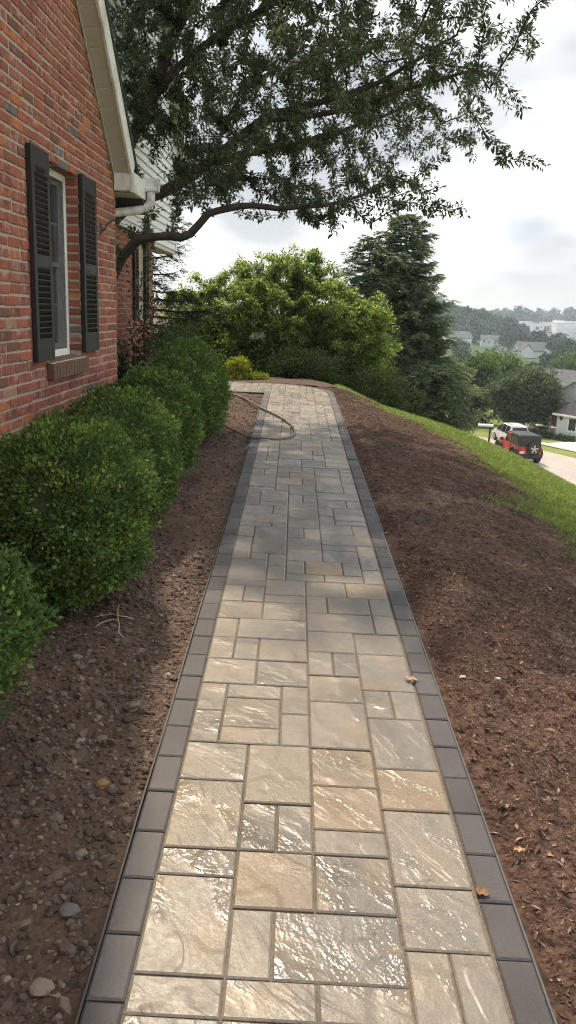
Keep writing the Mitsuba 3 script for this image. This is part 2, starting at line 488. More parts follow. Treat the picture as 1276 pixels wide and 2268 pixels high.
# traced slabs: (u0, u1, v0, v1) in units of the module, and the blend
SL = '''0 2 17 18 0;0 2 14 17 0;0 2 13 14 3;2 4 16 18 1;2 3 14 16 0;3 6 14 16 2;2 4 13 14 0;4 6 16 18 2;4 6 18 19 0;6 8 17 20 0;6 8 15 17 3;6 7 13 15 0;7 8 13 15 3
0 1 25 27 3;0 1 23 25 3;1 3 26 27 0;1 3 24 26 4;1 3 23 24 0;3 4 25 27 0;3 4 23 25 0;0 2 21 23 3;2 4 20 23 4;0 2 18 21 4;2 3 18 20 0;3 4 18 20 0;0 2 27 29 3;2 4 27 29 0
4 6 26 28 4;4 6 23 26 0;4 6 21 23 1;4 6 19 21 1;6 7 25 27 0;7 8 25 27 0;6 8 22 25 0;6 8 20 22 1;6 8 27 30 3;4 5 28 30 0;5 6 28 30 2
0 1 31 33 3;0 1 29 31 3;1 4 31 33 0;1 2 29 31 3;2 4 29 31 0;0 2 33 35 4;2 4 33 35 4;0 1 35 37 3;1 2 35 37 2;2 4 35 36 0;2 4 36 38 0;0 2 37 41 2;2 3 40 42 0;2 3 38 40 4
1 3 42 47 2;0 1 43 45 0;0 1 41 43 0;0 1 45 47 0;4 6 36 38 0;6 8 36 38 1;4 5 34 36 0;5 7 34 36 0;4 7 32 34 2;7 8 34 36 3;7 8 32 34 0;4 6 30 32 0;6 8 30 32 0
4 6 39 41 1;6 7 39 41 0;3 5 38 39 0;5 7 38 39 0;7 8 40 42 0;7 8 38 40 3;7 8 42 44 0;5 7 41 43 2;5 8 44 46 2;5 7 43 44 2;3 5 41 43 2;3 5 43 45 0;3 4 45 47 2;4 5 45 47 0;3 4 39 41 2
5 7 46 48 0;7 8 46 48 0;5 6 50 52 2;5 6 48 50 0;6 8 49 52 0;6 8 48 49 2;3 5 49 51 0;3 5 47 49 2;3 4 53 55 0;4 5 53 55 2;3 5 51 53 0;5 8 54 56 0;5 7 52 54 0;7 8 52 54 2
0 1 54 56 0;0 1 52 54 2;1 3 53 56 0;1 3 52 53 2;0 2 50 52 0;2 3 50 52 2;0 3 48 50 0'''
slabs = [tuple(map(int, s.split())) for s in SL.replace('\n', ';').split(';')]
occ = {}
LO, HI = -10, 121
fin = []


def take(u0, u1, v0, v1):
    return all((a, b) not in occ for a in range(u0, u1) for b in range(v0, v1))


def mark(u0, u1, v0, v1):
    for a in range(u0, u1):
        for b in range(v0, v1):
            occ[(a, b)] = 1


for u0, u1, v0, v1, t in slabs:
    if take(u0, u1, v0, v1):
        mark(u0, u1, v0, v1)
        fin.append((u0, u1, v0, v1, t))
    else:                       # keep what is still free of it
        free = [(a, b) for a in range(u0, u1) for b in range(v0, v1) if (a, b) not in occ]
        if free:
            a0, a1, b0, b1 = min(f[0] for f in free), max(f[0] for f in free) + 1, min(f[1] for f in free), max(f[1] for f in free) + 1
            if take(a0, a1, b0, b1):
                mark(a0, a1, b0, b1)
                fin.append((a0, a1, b0, b1, t))
rng = np.random.default_rng(5)
SIZES = [(2, 2), (2, 2), (2, 3), (1, 2), (1, 2), (2, 1), (3, 2), (2, 2), (1, 1)]
for b in range(LO, HI):
    for a in range(-27, 8):
        if (a, b) in occ or (a < 0 and b < 109):
            continue
        for k in rng.permutation(len(SIZES)):
            w, h = SIZES[k]
            if (w, h) == (1, 1) and rng.random() < 0.8:
                continue
            lim = 8 if b < 109 or a >= 0 else 8
            if a + w <= lim and b + h <= HI and take(a, a + w, b, b + h):
                break
        else:
            w, h = 1, 1
        mark(a, a + w, b, b + h)
        fin.append((a, a + w, b, b + h, int(rng.choice([0, 0, 0, 2, 2, 3, 4, 1]))))


def inset(p, d):
    """a convex ring moved inward by d"""
    n = len(p)
    e = unit(np.roll(p, -1, 0) - p)
    nr = np.stack([-e[:, 1], e[:, 0]], 1)
    out = []
    for i in range(n):
        n0, n1 = nr[i - 1], nr[i]
        s = n0 + n1
        out.append(p[i] + s * d / max(0.35, 1 + n0 @ n1))
    return np.array(out)


def slab_mesh(poly, h_top, th, bev, seed, tone, lift=0.0, tilt=(0, 0)):
    p = np.array(poly.exterior.coords)[:-1]
    if poly.exterior.is_ccw is False:
        p = p[::-1]
    c = p.mean(0)
    q = inset(p, bev)
    n = len(p)
    hh = lambda r, h: h_top + h + (r - c) @ np.asarray(tilt)
    v = np.vstack([W(q[:, 0], q[:, 1], hh(q, lift)), W(p[:, 0], p[:, 1], hh(p, lift - bev * 0.7)), W(p[:, 0], p[:, 1], hh(p, lift - th))])
    i = np.arange(n)
    j = (i + 1) % n
    f = [np.stack([i * 0, i, j], 1)[1:-1]]
    for a, b in ((0, n), (n, 2 * n)):
        f += [np.stack([b + i, b + j, a + j], 1), np.stack([b + i, a + j, a + i], 1)]
    uv = np.vstack([q, p, p]) - c + 1.0 + np.array([4.0 * seed, 4.0 * tone])
    return (v, np.vstack(f)), uv


pieces = []
for (a, b, c, d, t) in fin:
    r = sbox(-0.475 + UN * a, UN * c, -0.475 + UN * b, UN * d).intersection(INN)
    if r.is_empty or r.geom_type != 'Polygon' or r.area < 0.0012:
        continue
    r = r.simplify(0.008).convex_hull.buffer(-0.0028, join_style=2)
    if r.is_empty or r.area < 0.0008:
        continue
    pieces.append((r, t))
pieces.sort(key=lambda x: x[0].centroid.y if x[0].centroid.y > 0.9 else 99 + x[0].centroid.y)
rest = []
for i, (r, t) in enumerate(pieces):
    m, uv = slab_mesh(r, 0.0, 0.055, 0.0052, i % 19, t, rng.normal(0, 0.0012), rng.normal(0, 0.0035, 2))
    if i < 298 and 0.9 < r.centroid.y and r.centroid.x > -1.35:
        k = put('path__paver', m, 'paver_stone', uv=uv)
    else:
        rest.append((m, uv))
if rest:
    uvs = np.vstack([u for _, u in rest])
    k = put('path__far_paving', cat_m([m for m, _ in rest]), 'paver_stone', uv=uvs)
    tag(k, 'run of stone pavers where the path turns out of sight', kind='stuff')
# border stones
bl = []


def border(p0, p1, q0, q1, seed):
    r = Polygon([p0, p1, q1, q0]).buffer(-0.0025, join_style=2)
    m, uv = slab_mesh(r, 0.0, 0.06, 0.006, seed % 19, 0, rng.normal(0, 0.0012), rng.normal(0, 0.004, 2))
    bl.append((m, uv, r.centroid.y))


v = 0.142 - 5 * 0.202
while v < 12.15:
    border((0.475, v), (0.575, v), (0.475, min(v + 0.202, 12.2)), (0.575, min(v + 0.202, 12.2)), len(bl))
    v += 0.202
na = 10
for i in range(na):
    a0, a1 = math.pi / 2 * i / na, math.pi / 2 * (i + 1) / na
    f = lambda r, ry, a: (-0.50 + r * math.cos(a), (13.15 if True else 0) + ry * math.sin(a))
    if i == 0:
        for q in np.linspace(12.2, 13.15, 6)[:-1]:
            border((0.475, q), (0.575, q), (0.475, q + 0.19), (0.575, q + 0.19), len(bl))
    border(f(0.975, 1.0, a0), f(1.075, 1.1, a0), f(0.975, 1.0, a1), f(1.075, 1.1, a1), len(bl))
for i in range(13):
    x = -0.5 - 0.2 * i
    border((x, 14.15), (x, 14.25), (x - 0.2, 14.15), (x - 0.2, 14.25), len(bl))
    x = -0.575 - 0.2 * i
    border((x - 0.2, 12.92), (x, 12.92), (x - 0.2, 13.02), (x, 13.02), len(bl))
v = 0.103 - 4 * 0.209
while v < 12.85:
    e = min(v + 0.209, 13.02)
    border((-0.575, v), (-0.475, v), (-0.575, e), (-0.475, e), len(bl))
    v += 0.209
for m, uv, y in bl:
    put('path__border_stone', m, 'border_stone', uv=uv)
# sand bed under the stones, and the plastic edging
tri = trimesh.creation.triangulate_polygon(OUT.buffer(-0.004), engine='earcut')
bv = W(tri[0][:, 0], tri[0][:, 1], -0.0085)
put('path', (bv, np.asarray(tri[1])), 'joint_sand')
struct('path', 'wet tan flagstone path with a charcoal border, curving left at its end')
for s, vs in ((1, (-0.6, 12.2)), (-1, (-0.6, 12.85))):
    vv = np.arange(vs[0], vs[1], 0.2)
    wob = (meshkit.noise(np.stack([vv * 1.7, vv * 0, vv * 0 + s], -1)) - 0.5) * 0.006
    L1 = W(s * (0.579 + wob), vv, -0.014)
    L2 = W(s * (0.586 + wob), vv, -0.016)
    low1, low2 = L1 - [0, 0, 0.08], L2 - [0, 0, 0.08]
    n = len(vv)
    V = np.vstack([low1, L1, L2, low2])
    fs = []
    for a in range(3):
        i = np.arange(n - 1)
        fs.append(np.stack([a * n + i, a * n + i + 1, (a + 1) * n + i + 1, (a + 1) * n + i], 1))
    q = np.vstack(fs)
    put('path__edging_strip', (V, np.vstack([q[:, [0, 1, 2]], q[:, [0, 2, 3]]])), 'edging_plastic')


# ---------------------------------------------------------------- planting beds
def bed_edge(y):
    """outer edge of the mulch strip beyond the path"""
    y = np.asarray(y, float)
    e = np.interp(y, [-3, 3.5, 5.2, 5.8, 6.9, 8.5, 10.4, 11.6, 12.4, 13.4, 14.6], [3.4, 3.0, 2.45, 2.15, 1.98, 1.95, 1.85, 1.45, 1.1, 0.75, 0.5])
    return e + (meshkit.fbm(np.stack([y * 2.2, y * 0, y * 0 + 4], -1), 4, 2) - 0.5) * 0.5


def lumps(x, y, s, seed):
    return (meshkit.fbm(np.stack([x * s, y * s, x * 0], -1), 4, seed) - 0.5)


def right_bed_z(x, y):
    u = x - (0.13 - 0.018 * y) - 0.585
    e = bed_edge(y) - x
    base = G(x, y)
    h = 0.012 + 0.03 * np.clip(u / 0.25, 0, 1) + lumps(x, y, 3.0, 8) * 0.08 * np.clip(u / 0.2, 0, 1) + lumps(x, y, 14, 9) * 0.055 * np.clip(u / 0.1 + 0.2, 0, 1)
    h = h - 0.032 * (1 - np.clip(u / 0.12, 0, 1))
    return base + h * np.clip(1 + e * 1.2, .4, 1) - 0.12 * np.clip(-0.45 - e, 0, 0.3) / 0.3 * 3


yy = np.r_[np.arange(-1.5, 8, 0.025), np.arange(8, 14.4, 0.05)]
ss = np.linspace(0, 1, 90)
BY, BS = np.meshgrid(yy, ss, indexing='ij')
x0 = 0.13 - 0.018 * BY + 0.584 - np.clip(BY - 12.2, 0, 3) ** 2 * 0.25
x1 = np.maximum(bed_edge(BY) + 0.75, x0 + 0.4)
BX = x0 + (x1 - x0) * BS
put('mulch_bed', grid(BX, BY, right_bed_z(BX, BY)), 'mulch_soil', smooth=True)
struct('mulch_bed', 'strip of red brown bark mulch between the path and the lawn')


def left_bed_z(x, y):
    u = -(x - (0.13 - 0.018 * y)) - 0.585
    h = -0.035 + 0.05 * np.clip(u / 0.9, 0, 1) + lumps(x, y, 2.5, 18) * 0.08 * np.clip(u / 0.25, 0, 1) + lumps(x, y, 12, 19) * 0.035 * np.clip(u / 0.1 + .2, 0, 1)
    return zp(y) + h


yl = np.r_[np.arange(-2.5, 6, 0.025), np.arange(6, 12.93, 0.05)]
BY, BS = np.meshgrid(yl, np.linspace(0, 1, 64), indexing='ij')
x0 = np.where(BY < 7.6, -1.86, np.where(BY < 10, -4.5, -2.7))
x1 = 0.13 - 0.018 * BY - 0.584
BX = x0 + (x1 - x0) * BS
put('planting_bed', grid(BX, BY, left_bed_z(BX, BY)), 'soil', smooth=True)
struct('planting_bed', 'bare brown soil bed with stones between the house and the path')
# ground beyond the path's turn
BX, BY = np.meshgrid(np.linspace(-3.6, 1.1, 60), np.linspace(14.2, 16.6, 40), indexing='ij')
BZ = G(BX, BY) + 0.01 + lumps(BX, BY, 3, 28) * 0.05 - 0.5 * np.clip(BX - 0.2, 0, 2) * (BY < 14.3) - 0.1 * np.clip(BY - 16, 0, 1)
put('back_bed', grid(BX, BY, BZ), 'soil', smooth=True)
struct('back_bed', 'narrow soil bed beyond the far end of the path')

rng = np.random.default_rng(21)
ICO = trimesh.creation.icosphere(0)


def stones(P, size, rng, flat=0.55):
    n = len(P)
    base = np.array(ICO.vertices)
    v = base[None] * (1 + rng.normal(0, 0.22, (n, 12, 1)))
    v = v * (size[:, None, None] * np.stack([np.ones(n), rng.uniform(.55, 1, n), rng.uniform(.3, .7, n) * flat / .55], -1)[:, None, :])
    a = rng.uniform(0, 2 * np.pi, n)
    tl = rng.normal(0, .35, n)
    ca, sa, ct, st = np.cos(a)[:, None], np.sin(a)[:, None], np.cos(tl)[:, None], np.sin(tl)[:, None]
    x, y, z = v[..., 0], v[..., 1], v[..., 2]
    x, z = x * ct - z * st, x * st + z * ct
    x, y = x * ca - y * sa, x * sa + y * ca
    v = np.stack([x, y, z], -1) + P[:, None]
    f = (np.arange(n)[:, None, None] * 12 + np.array(ICO.faces)[None]).reshape(-1, 3)
    return v.reshape(-1, 3), f


# loose stones on the soil: uncountable small ones
n = 18000
y = np.r_[rng.uniform(1.2, 5, n * 2 // 3), rng.uniform(5, 12.6, n - n * 2 // 3)]
e0 = 0.13 - 0.018 * y - 0.60
x = e0 - rng.uniform(0, 1, n) ** 1.15 * (1.15 + 0.0 * y)
z = left_bed_z(x, y)
size = np.clip(rng.lognormal(math.log(0.0078), 0.5, n), 0.0035, 0.026)
P = np.stack([x, y, z + size * 0.12], -1)
cb = np.array([[0.092, 0.066, 0.050], [0.115, 0.088, 0.070], [0.068, 0.045, 0.033], [0.155, 0.115, 0.085], [0.088, 0.060, 0.044]])[rng.integers(0, 5, n)] * rng.lognormal(0, .25, (n, 1))
k = put('gravel', stones(P, size, rng), 'tinted', color=np.repeat(np.clip(cb, .01, .6), 12, axis=0))
tag(k, 'loose brown stone chips strewn over the soil bed beside the house', 'gravel', kind='stuff')

# wood chips on the mulch strip
n = 170000
y = np.r_[rng.uniform(1.2, 5, n * 7 // 10), rng.uniform(5, 13.6, n - n * 7 // 10)]
ed = bed_edge(y)
e0 = 0.13 - 0.018 * y + 0.60
x = e0 + rng.uniform(0, 1, n) ** 0.9 * (np.minimum(ed, 2.4) + 0.4 - e0)
keep = x > e0 - 0.02
x, y = x[keep], y[keep]
n = len(x)
P = np.stack([x, y, right_bed_z(x, y) + 0.003], -1)
A = rdir(rng, n) * [1, 1, 0.35]
L = np.clip(rng.lognormal(math.log(0.0095), 0.6, n), 0.004, 0.05)
cb = np.array([[0.105, 0.058, 0.042], [0.15, 0.083, 0.058], [0.060, 0.036, 0.028], [0.22, 0.148, 0.102], [0.32, 0.24, 0.17], [0.034, 0.022, 0.017]])[rng.choice(6, n, p=[.25, .22, .18, .17, .07, .11])] * rng.lognormal(0, .22, (n, 1))
vv, ff, kk = leaf_mesh(P - unit(A) * L[:, None] / 2, A, np.tile([[0, 0, 1.0]], (n, 1)) + rng.normal(0, .6, (n, 3)), L, L * rng.uniform(.12, .45, n), 0.25)
k = put('mulch_chips', (vv, ff), 'tinted', color=np.repeat(np.clip(cb, .01, .7), kk, axis=0))
tag(k, 'red brown wood chips covering the mulch strip', 'wood chips', kind='stuff')

# lawn blades on the near slope
n = 150000
y = rng.uniform(3.2, 17, n)
x = bed_edge(y) - 0.22 + rng.uniform(0, 1, n) ** 1.2 * np.interp(y, [3, 8, 14, 17], [2.2, 3.4, 4.6, 5])
patch = meshkit.fbm(np.stack([x * 1.6, y * 1.6, x * 0], -1), 3, 31)
keep = (rng.random(n) < np.clip((x - bed_edge(y)) / 0.5 + 0.12 + (patch - .5) * 2.0, 0.03, 1)) & (x > 0.13 - 0.018 * y + 0.7)
x, y, patch = x[keep], y[keep], patch[keep]
n = len(x)
hgt = rng.uniform(0.035, 0.085, n) * (0.7 + 0.8 * patch)
base = np.stack([x, y, G(x, y) - 0.004], -1)
lean = np.stack([rng.normal(0.12, .35, n), rng.normal(-.05, .35, n), np.ones(n)], -1)
lean = unit(lean)
S = unit(np.cross(lean, rdir(rng, n)))
wd = rng.uniform(.0022, .0042, n)[:, None]
mid = base + lean * hgt[:, None] * .6
tip = base + unit(lean + np.stack([rng.normal(0, .4, n), rng.normal(0, .4, n), -.25 * np.ones(n)], -1)) * hgt[:, None]
v = np.stack([base - S * wd, base + S * wd, mid + S * wd * .75, mid - S * wd * .75, tip], 1).reshape(-1, 3)
f = (np.arange(n)[:, None, None] * 5 + np.array([[0, 1, 2], [0, 2, 3], [3, 2, 4]])[None]).reshape(-1, 3)
cols = leaf_cols(rng, n, (0.195, 0.270, 0.075), .28, .12) * (0.8 + 0.5 * patch[:, None])
dry = rng.random(n) < .09
cols[dry] = np.array([0.30, 0.25, 0.11])
k = put('grass', (v, f), 'leaf_clear', color=np.repeat(np.clip(cols, .005, .8), 5, axis=0))
tag(k, 'sunlit long green lawn grass on the slope beside the mulch', 'grass', kind='stuff')

# ---------------------------------------------------------------- the brick house
H = 'brick_house'
tag(H, 'red brick house with white eaves and dark window shutters along the left of the path', 'house')
XW = -1.80
RS = 0.934
WY0, WY1, WZ0, WZ1 = 5.59, 6.37, 1.29, 2.61         # window opening
RIDGE_Y = 3.2


def rake(y):
    return 2.83 - RS * (np.abs(y - RIDGE_Y) + RIDGE_Y - 7.49)


def extrude_yz(poly, x_front, th):
    m = trimesh.creation.extrude_polygon(poly, th, engine='earcut')
    v = np.array(m.vertices)
    return np.stack([x_front - th + v[:, 2], v[:, 0], v[:, 1]], 1), np.array(m.faces)


def face_out(m):
    t = trimesh.Trimesh(*m, process=True)
    trimesh.repair.fix_normals(t)
    return np.array(t.vertices), np.array(t.faces)


gable = Polygon([(-1.18, -0.3), (7.575, -0.3), (7.575, rake(7.575)), (RIDGE_Y, rake(RIDGE_Y)), (-1.18, rake(-1.18))])
hole = sbox(WY0 - 0.004, WZ0 - 0.11, WY1 + 0.004, WZ1 + 0.004)
put(H + '__wall', face_out(extrude_yz(gable.difference(hole), XW - 0.006, 0.22)), 'mortar')
rng = np.random.default_rng(77)
bricks = []
zc0 = 1.449 - 0.0681 * 26
for c in range(0, 110):
    z0 = zc0 + 0.0681 * c + 0.006
    z1 = z0 + 0.0563
    off = (c % 2) * 0.104 + rng.normal(0, 0.012)
    spans = [(-1.18, 7.58)]
    if z1 > WZ0 - 0.10 and z0 < WZ1 - 0.01:
        sill = z0 < WZ0 - 0.005
        spans = [(-1.18, WY0 - (0.085 if sill else 0)), (WY1 + (0.012 if sill else 0), 7.58)]
    for s0, s1 in spans:
        # work back from the far end so that the corner is bonded
        y = s1
        first = True
        while y > s0 + 0.01:
            L = 0.193 + rng.normal(0, 0.006)
            if rng.random() < 0.06:
                L = 0.094
            if first:
                L = 0.193 if (c % 2) else 0.094
                first = False
            a = max(y - L, s0)
            if a - s0 < 0.05:
                a = s0
            yc = (a + y) / 2
            if z0 < rake(yc) + 0.04 and y - a > 0.02:
                bricks.append((a, y, z0 + rng.normal(0, 0.0012), z1 + rng.normal(0, 0.0012)))
            y = a - 0.0118


def brick_mesh(b, x_front, rng, depth=0.095):
    a, y, z0, z1 = b
    v, f = cbox((x_front - depth, a, z0), (x_front + rng.normal(0, 0.0016), y, z1), 0.006)
    v = v + rng.normal(0, 0.0013, v.shape)
    tone = int(rng.choice(8, p=[.32, .29, .05, .15, .05, .01, .01, .12]))
    uv = np.stack([v[:, 1] - a + 1 + 4 * rng.integers(0, 18), v[:, 2] - z0 + 1 + 4 * tone], 1)
    return (v, f), uv


def seen_size(b):
    a, y, z0, z1 = b
    d = np.array([XW, (a + y) / 2, (z0 + z1) / 2]) - EYE
    c = R3.T @ d
    if c[2] < 0.5:
        return 0
    px, py = 638 + 1750 * c[0] / c[2], 1134 - 1750 * c[1] / c[2]
    if not (-25 < px < 300 and -25 < py < 1010):
        return 0
    return (y - a) * abs(d[0]) / (d @ d) ** 1.5


bricks.sort(key=seen_size, reverse=True)
rest = []
for i, b in enumerate(bricks):
    m, uv = brick_mesh(b, XW, rng)
    if i < 299 and seen_size(b) > 0:
        put(H + '__wall__brick', m, 'brick_clay', uv=uv)
    else:
        rest.append((m, uv))
k = put(H + '__wall__brickwork', cat_m([m for m, _ in rest]), 'brick_clay', uv=np.vstack([u for _, u in rest]))
labels[k] = {'kind': 'stuff'}
# end wall at the corner, back walls
put(H + '__side_wall', cat_m([cbox((-9, 7.36, -0.3), (-2.03, 7.57, 2.7), 0.003), cbox((-9, -1.2, -0.3), (-2.03, -1.0, 2.7), 0.003)]), 'mortar')

# roof, soffit, fascia (local frame: x, s down the slope, n up from it)
tt, nn = np.array([1, -RS]) / math.hypot(1, RS), np.array([RS, 1]) / math.hypot(1, RS)
S0 = np.array([7.49, 2.83])


def on_rake(m, side=1):
    v, f = m
    yz = S0 + v[:, 1:2] * tt + v[:, 2:3] * nn
    if side < 0:
        yz = np.stack([2 * RIDGE_Y - yz[:, 0], yz[:, 1]], 1)
        f = f[:, ::-1]
    return np.stack([v[:, 0], yz[:, 0], yz[:, 1]], 1), f


SL_LEN = (7.49 - RIDGE_Y) / tt[0]
put(H + '__roof', cat_m([on_rake(cbox((-9, -SL_LEN - 0.2, 0.145), (-1.617, 0.60, 0.185), 0.006), s) for s in (1, -1)]), 'shingle_dark')
for s in (1, -1):
    put(H + '__fascia', on_rake(cbox((-1.657, -SL_LEN - 0.15, -0.014), (-1.630, 0.05, 0.152), 0.004), s), 'white_trim')
put(H + '__soffit', cat_m([on_rake(cbox((-1.86, -SL_LEN, 0.012), (-1.66, 0.05, 0.03), 0.002), s) for s in (1, -1)]), 'soffit_white')
s = 0.02
i = 0
while s > -SL_LEN:
    put(H + '__soffit__panel', on_rake(cbox((-1.797, s - 0.158, 0.0), (-1.659, s, 0.010), 0.0035)), 'soffit_white')
    s -= 0.16
put(H + '__soffit__moulding', on_rake(cbox((-1.799, -SL_LEN, -0.014), (-1.788, 0.05, -0.001), 0.003)), 'soffit_white')
# boxed return at the eave, gutter with its downspout
put(H + '__eave_box', cbox((-1.797, 7.50, 2.675), (-1.640, 8.0, 2.826), 0.004), 'white_trim')
put(H + '__eave_box__trim', cbox((-1.650, 7.492, 2.660), (-1.612, 8.0, 2.832), 0.004), 'white_trim')
put(H + '__eave_box__fascia_board', cbox((-9, 7.96, 2.675), (-1.64, 7.985, 2.835), 0.003), 'white_trim')
put(H + '__eave_box__underside', cbox((-9, 7.585, 2.660), (-1.652, 7.955, 2.672), 0.003), 'soffit_white')
gp = Polygon([(7.99, 2.855), (7.99, 2.745), (8.055, 2.745), (8.075, 2.79), (8.10, 2.81), (8.10, 2.855), (8.094, 2.855), (8.094, 2.815), (8.07, 2.795), (8.05, 2.752), (7.996, 2.752), (7.996, 2.855)])
put(H + '__gutter', face_out(extrude_yz(gp, -1.492, 7.4)), 'galvanized')
put(H + '__gutter__end_cap', face_out(extrude_yz(Polygon([(7.988, 2.86), (7.988, 2.742), (8.057, 2.742), (8.078, 2.79), (8.104, 2.81), (8.104, 2.86)]), -1.487, 0.005)), 'galvanized')
put(H + '__gutter__outlet', cbox((-1.615, 7.965, 2.735), (-1.505, 8.075, 2.775), 0.01), 'galvanized')
pth = smoothline([(-1.565, 8.02, 2.745), (-1.565, 8.02, 2.67), (-1.58, 8.01, 2.625), (-1.64, 7.96, 2.575), (-1.78, 7.85, 2.535), (-1.92, 7.74, 2.495), (-1.985, 7.69, 2.44), (-2.0, 7.66, 2.3), (-2.0, 7.66, 0.2)], 0.007)
dd = np.r_[0, np.cumsum(np.linalg.norm(np.diff(pth, axis=0), axis=1))]
rib = 0.040 + 0.0022 * np.where((dd > 0.07) & (dd < 0.24), np.sin(dd * 2 * np.pi / 0.016), 0)
put(H + '__downspout', tube(pth, rib, 12), 'galvanized', smooth=40)

# near window
WX = -1.895
wf = H + '__window'
put(wf + '__frame', cat_m([cbox((WX - 0.08, WY0 - 0.004, WZ0), (WX, WY0 + 0.045, WZ1), 0.003), cbox((WX - 0.08, WY1 - 0.045, WZ0), (WX, WY1 + 0.002, WZ1), 0.003),
                           cbox((WX - 0.08, WY0 + 0.045, WZ1 - 0.045), (WX - 0.001, WY1 - 0.045, WZ1 + 0.002), 0.003), cbox((WX - 0.08, WY0 + 0.045, WZ0 + 0.001), (WX + 0.012, WY1 - 0.045, WZ0 + 0.05), 0.003)]), 'vinyl_white')
y0, y1 = WY0 + 0.05, WY1 - 0.05
zm = 1.945
for nm, xs, za, zb in (('upper_sash', WX - 0.035, zm, WZ1 - 0.05), ('lower_sash', WX - 0.055, WZ0 + 0.055, zm + 0.035)):
    w = 0.035
    put(wf + '__' + nm, cat_m([cbox((xs - 0.02, y0, za), (xs, y0 + w, zb), .003), cbox((xs - 0.02, y1 - w, za), (xs, y1, zb), .003),
                               cbox((xs - 0.02, y0 + w, zb - w), (xs - .0005, y1 - w, zb), .003), cbox((xs - 0.02, y0 + w, za), (xs - .0005, y1 - w, za + w), .003)]), 'sash_grey')
    q = np.array([[xs - 0.012, y0 + w, za + w], [xs - 0.012, y1 - w, za + w], [xs - 0.012, y1 - w, zb - w], [xs - 0.012, y0 + w, zb - w]])
    put(wf + '__pane', (q, np.array([[0, 1, 2], [0, 2, 3]])), 'window_glass')
    ym = (y0 + y1) / 2
    zq = (za + zb) / 2
    put(wf + '__muntin', cat_m([cbox((xs - 0.016, ym - 0.008, za + w), (xs - 0.007, ym + 0.008, zb - w), .002)]), 'sash_grey')
    put(wf + '__muntin', cat_m([cbox((xs - 0.0165, y0 + w, zq - 0.008), (xs - 0.0065, y1 - w, zq + 0.008), .002)]), 'sash_grey')
q = np.array([[WX - .008, WY0 + .045, WZ0 + .05], [WX - .008, WY1 - .045, WZ0 + .05], [WX - .008, WY1 - .045, WZ1 - .045], [WX - .008, WY0 + .045, WZ1 - .045]])
put(wf + '__insect_screen', (q, np.array([[0, 1, 2], [0, 2, 3]])), 'screen_mesh')
yy_ = np.linspace(y0 - .05, y1 + .05, 60)
Yc, Zc = np.meshgrid(yy_, np.linspace(WZ0, WZ1, 2), indexing='ij')
put(wf + '__curtain', grid(Yc, Zc, 0 * Yc)[1] is None or (np.stack([WX - 0.17 + 0.012 * np.sin(Yc * 60), Yc, Zc], -1).reshape(-1, 3), grid(Yc, Zc, 0 * Yc)[1]), 'curtain_cloth', smooth=True)
put(wf + '__room', cat_m([cbox((WX - 0.45, WY0 - 0.3, WZ0 - 0.3), (WX - 0.42, WY1 + 0.3, WZ1 + 0.3)), cbox((WX - 0.42, WY0 - 0.3, WZ0 - 0.3), (WX - 0.1, WY0 - 0.2, WZ1 + 0.3)), cbox((WX - 0.42, WY1 + 0.2, WZ0 - 0.3), (WX - 0.1, WY1 + 0.3, WZ1 + 0.3))]), 'room_dark')
# rowlock sill
put(H + '__window_sill', cat_m([cbox((-1.95, WY0 - 0.085, WZ0 - 0.095), (-1.762, WY1 + 0.01, WZ0 - 0.012), 0.003)]), 'mortar')
yb = WY0 - 0.09
while yb < WY1 + 0.0:
    v, f = cbox((-1.955, yb, -0.055), (-1.745, yb + 0.060, 0.055), 0.005)
    v = v + rng.normal(0, .0012, v.shape)
    a = -0.16
    z = v[:, 2] * 1.0 + (v[:, 0] + 1.8) * a
    put(H + '__window_sill__brick', (np.stack([v[:, 0], v[:, 1], z + WZ0 - 0.065], 1), f), 'sill_brick')
    yb += 0.0685


def shutter(key, ya, yb_, za, zb, xf, slat_n, arched=True):
    th = 0.034
    st = 0.05 if yb_ - ya > 0.3 else 0.035
    mid = za + (zb - za) * 0.485
    rails = [(za, za + 0.15), (mid - 0.04, mid + 0.04), (zb - 0.11, zb)]
    parts = [cbox((xf, ya, za), (xf + th, ya + st, zb), .004), cbox((xf, yb_ - st, za), (xf + th, yb_, zb), .004)]
    parts += [cbox((xf, ya + st, a), (xf + th - .001, yb_ - st, b), .003) for a, b in rails]
    parts.append(cbox((xf - 0.001, ya + st, za + .1), (xf + 0.008, yb_ - st, zb - .05), .001))
    # arched lower edge of the top rail
    yc, hw = (ya + yb_) / 2, (yb_ - ya) / 2 - st
    for q in np.linspace(-1, 1, 7)[:-1]:
        qa, qb = q, q + 1 / 3
        h0 = 0.035 * ((qa + qb) / 2) ** 2 * 1.4
        if h0 > .004:
            parts.append(cbox((xf + .003, yc + qa * hw, zb - 0.111 - h0), (xf + th - .003, yc + qb * hw, zb - 0.108), .002))
    k = put(key, cat_m(parts), 'shutter_paint')
    for a, b in ((rails[0][1], rails[1][0]), (rails[1][1], rails[2][0])):
        m = max(3, round((b - a) / slat_n))
        for j in range(m):
            zz = a + (b - a) * (j + 0.5) / m
            v, f = cbox((-0.006, ya + st - .002, -0.026), (0.006, yb_ - st + .002, 0.026), 0.003)
            ca, sa = math.cos(-0.75), math.sin(-0.75)
            x, z = v[:, 0] * ca - v[:, 2] * sa, v[:, 0] * sa + v[:, 2] * ca
            put(k + '__slat', (np.stack([x * .8 + xf + 0.020, v[:, 1], z * .9 + zz], 1), f), 'shutter_paint')
    return k


shutter(H + '__shutter', 5.23, 5.585, 1.30, 2.635, XW + 0.002, 0.037)
shutter(H + '__shutter', 6.375, 6.78, 1.31, 2.635, XW + 0.002, 0.037)
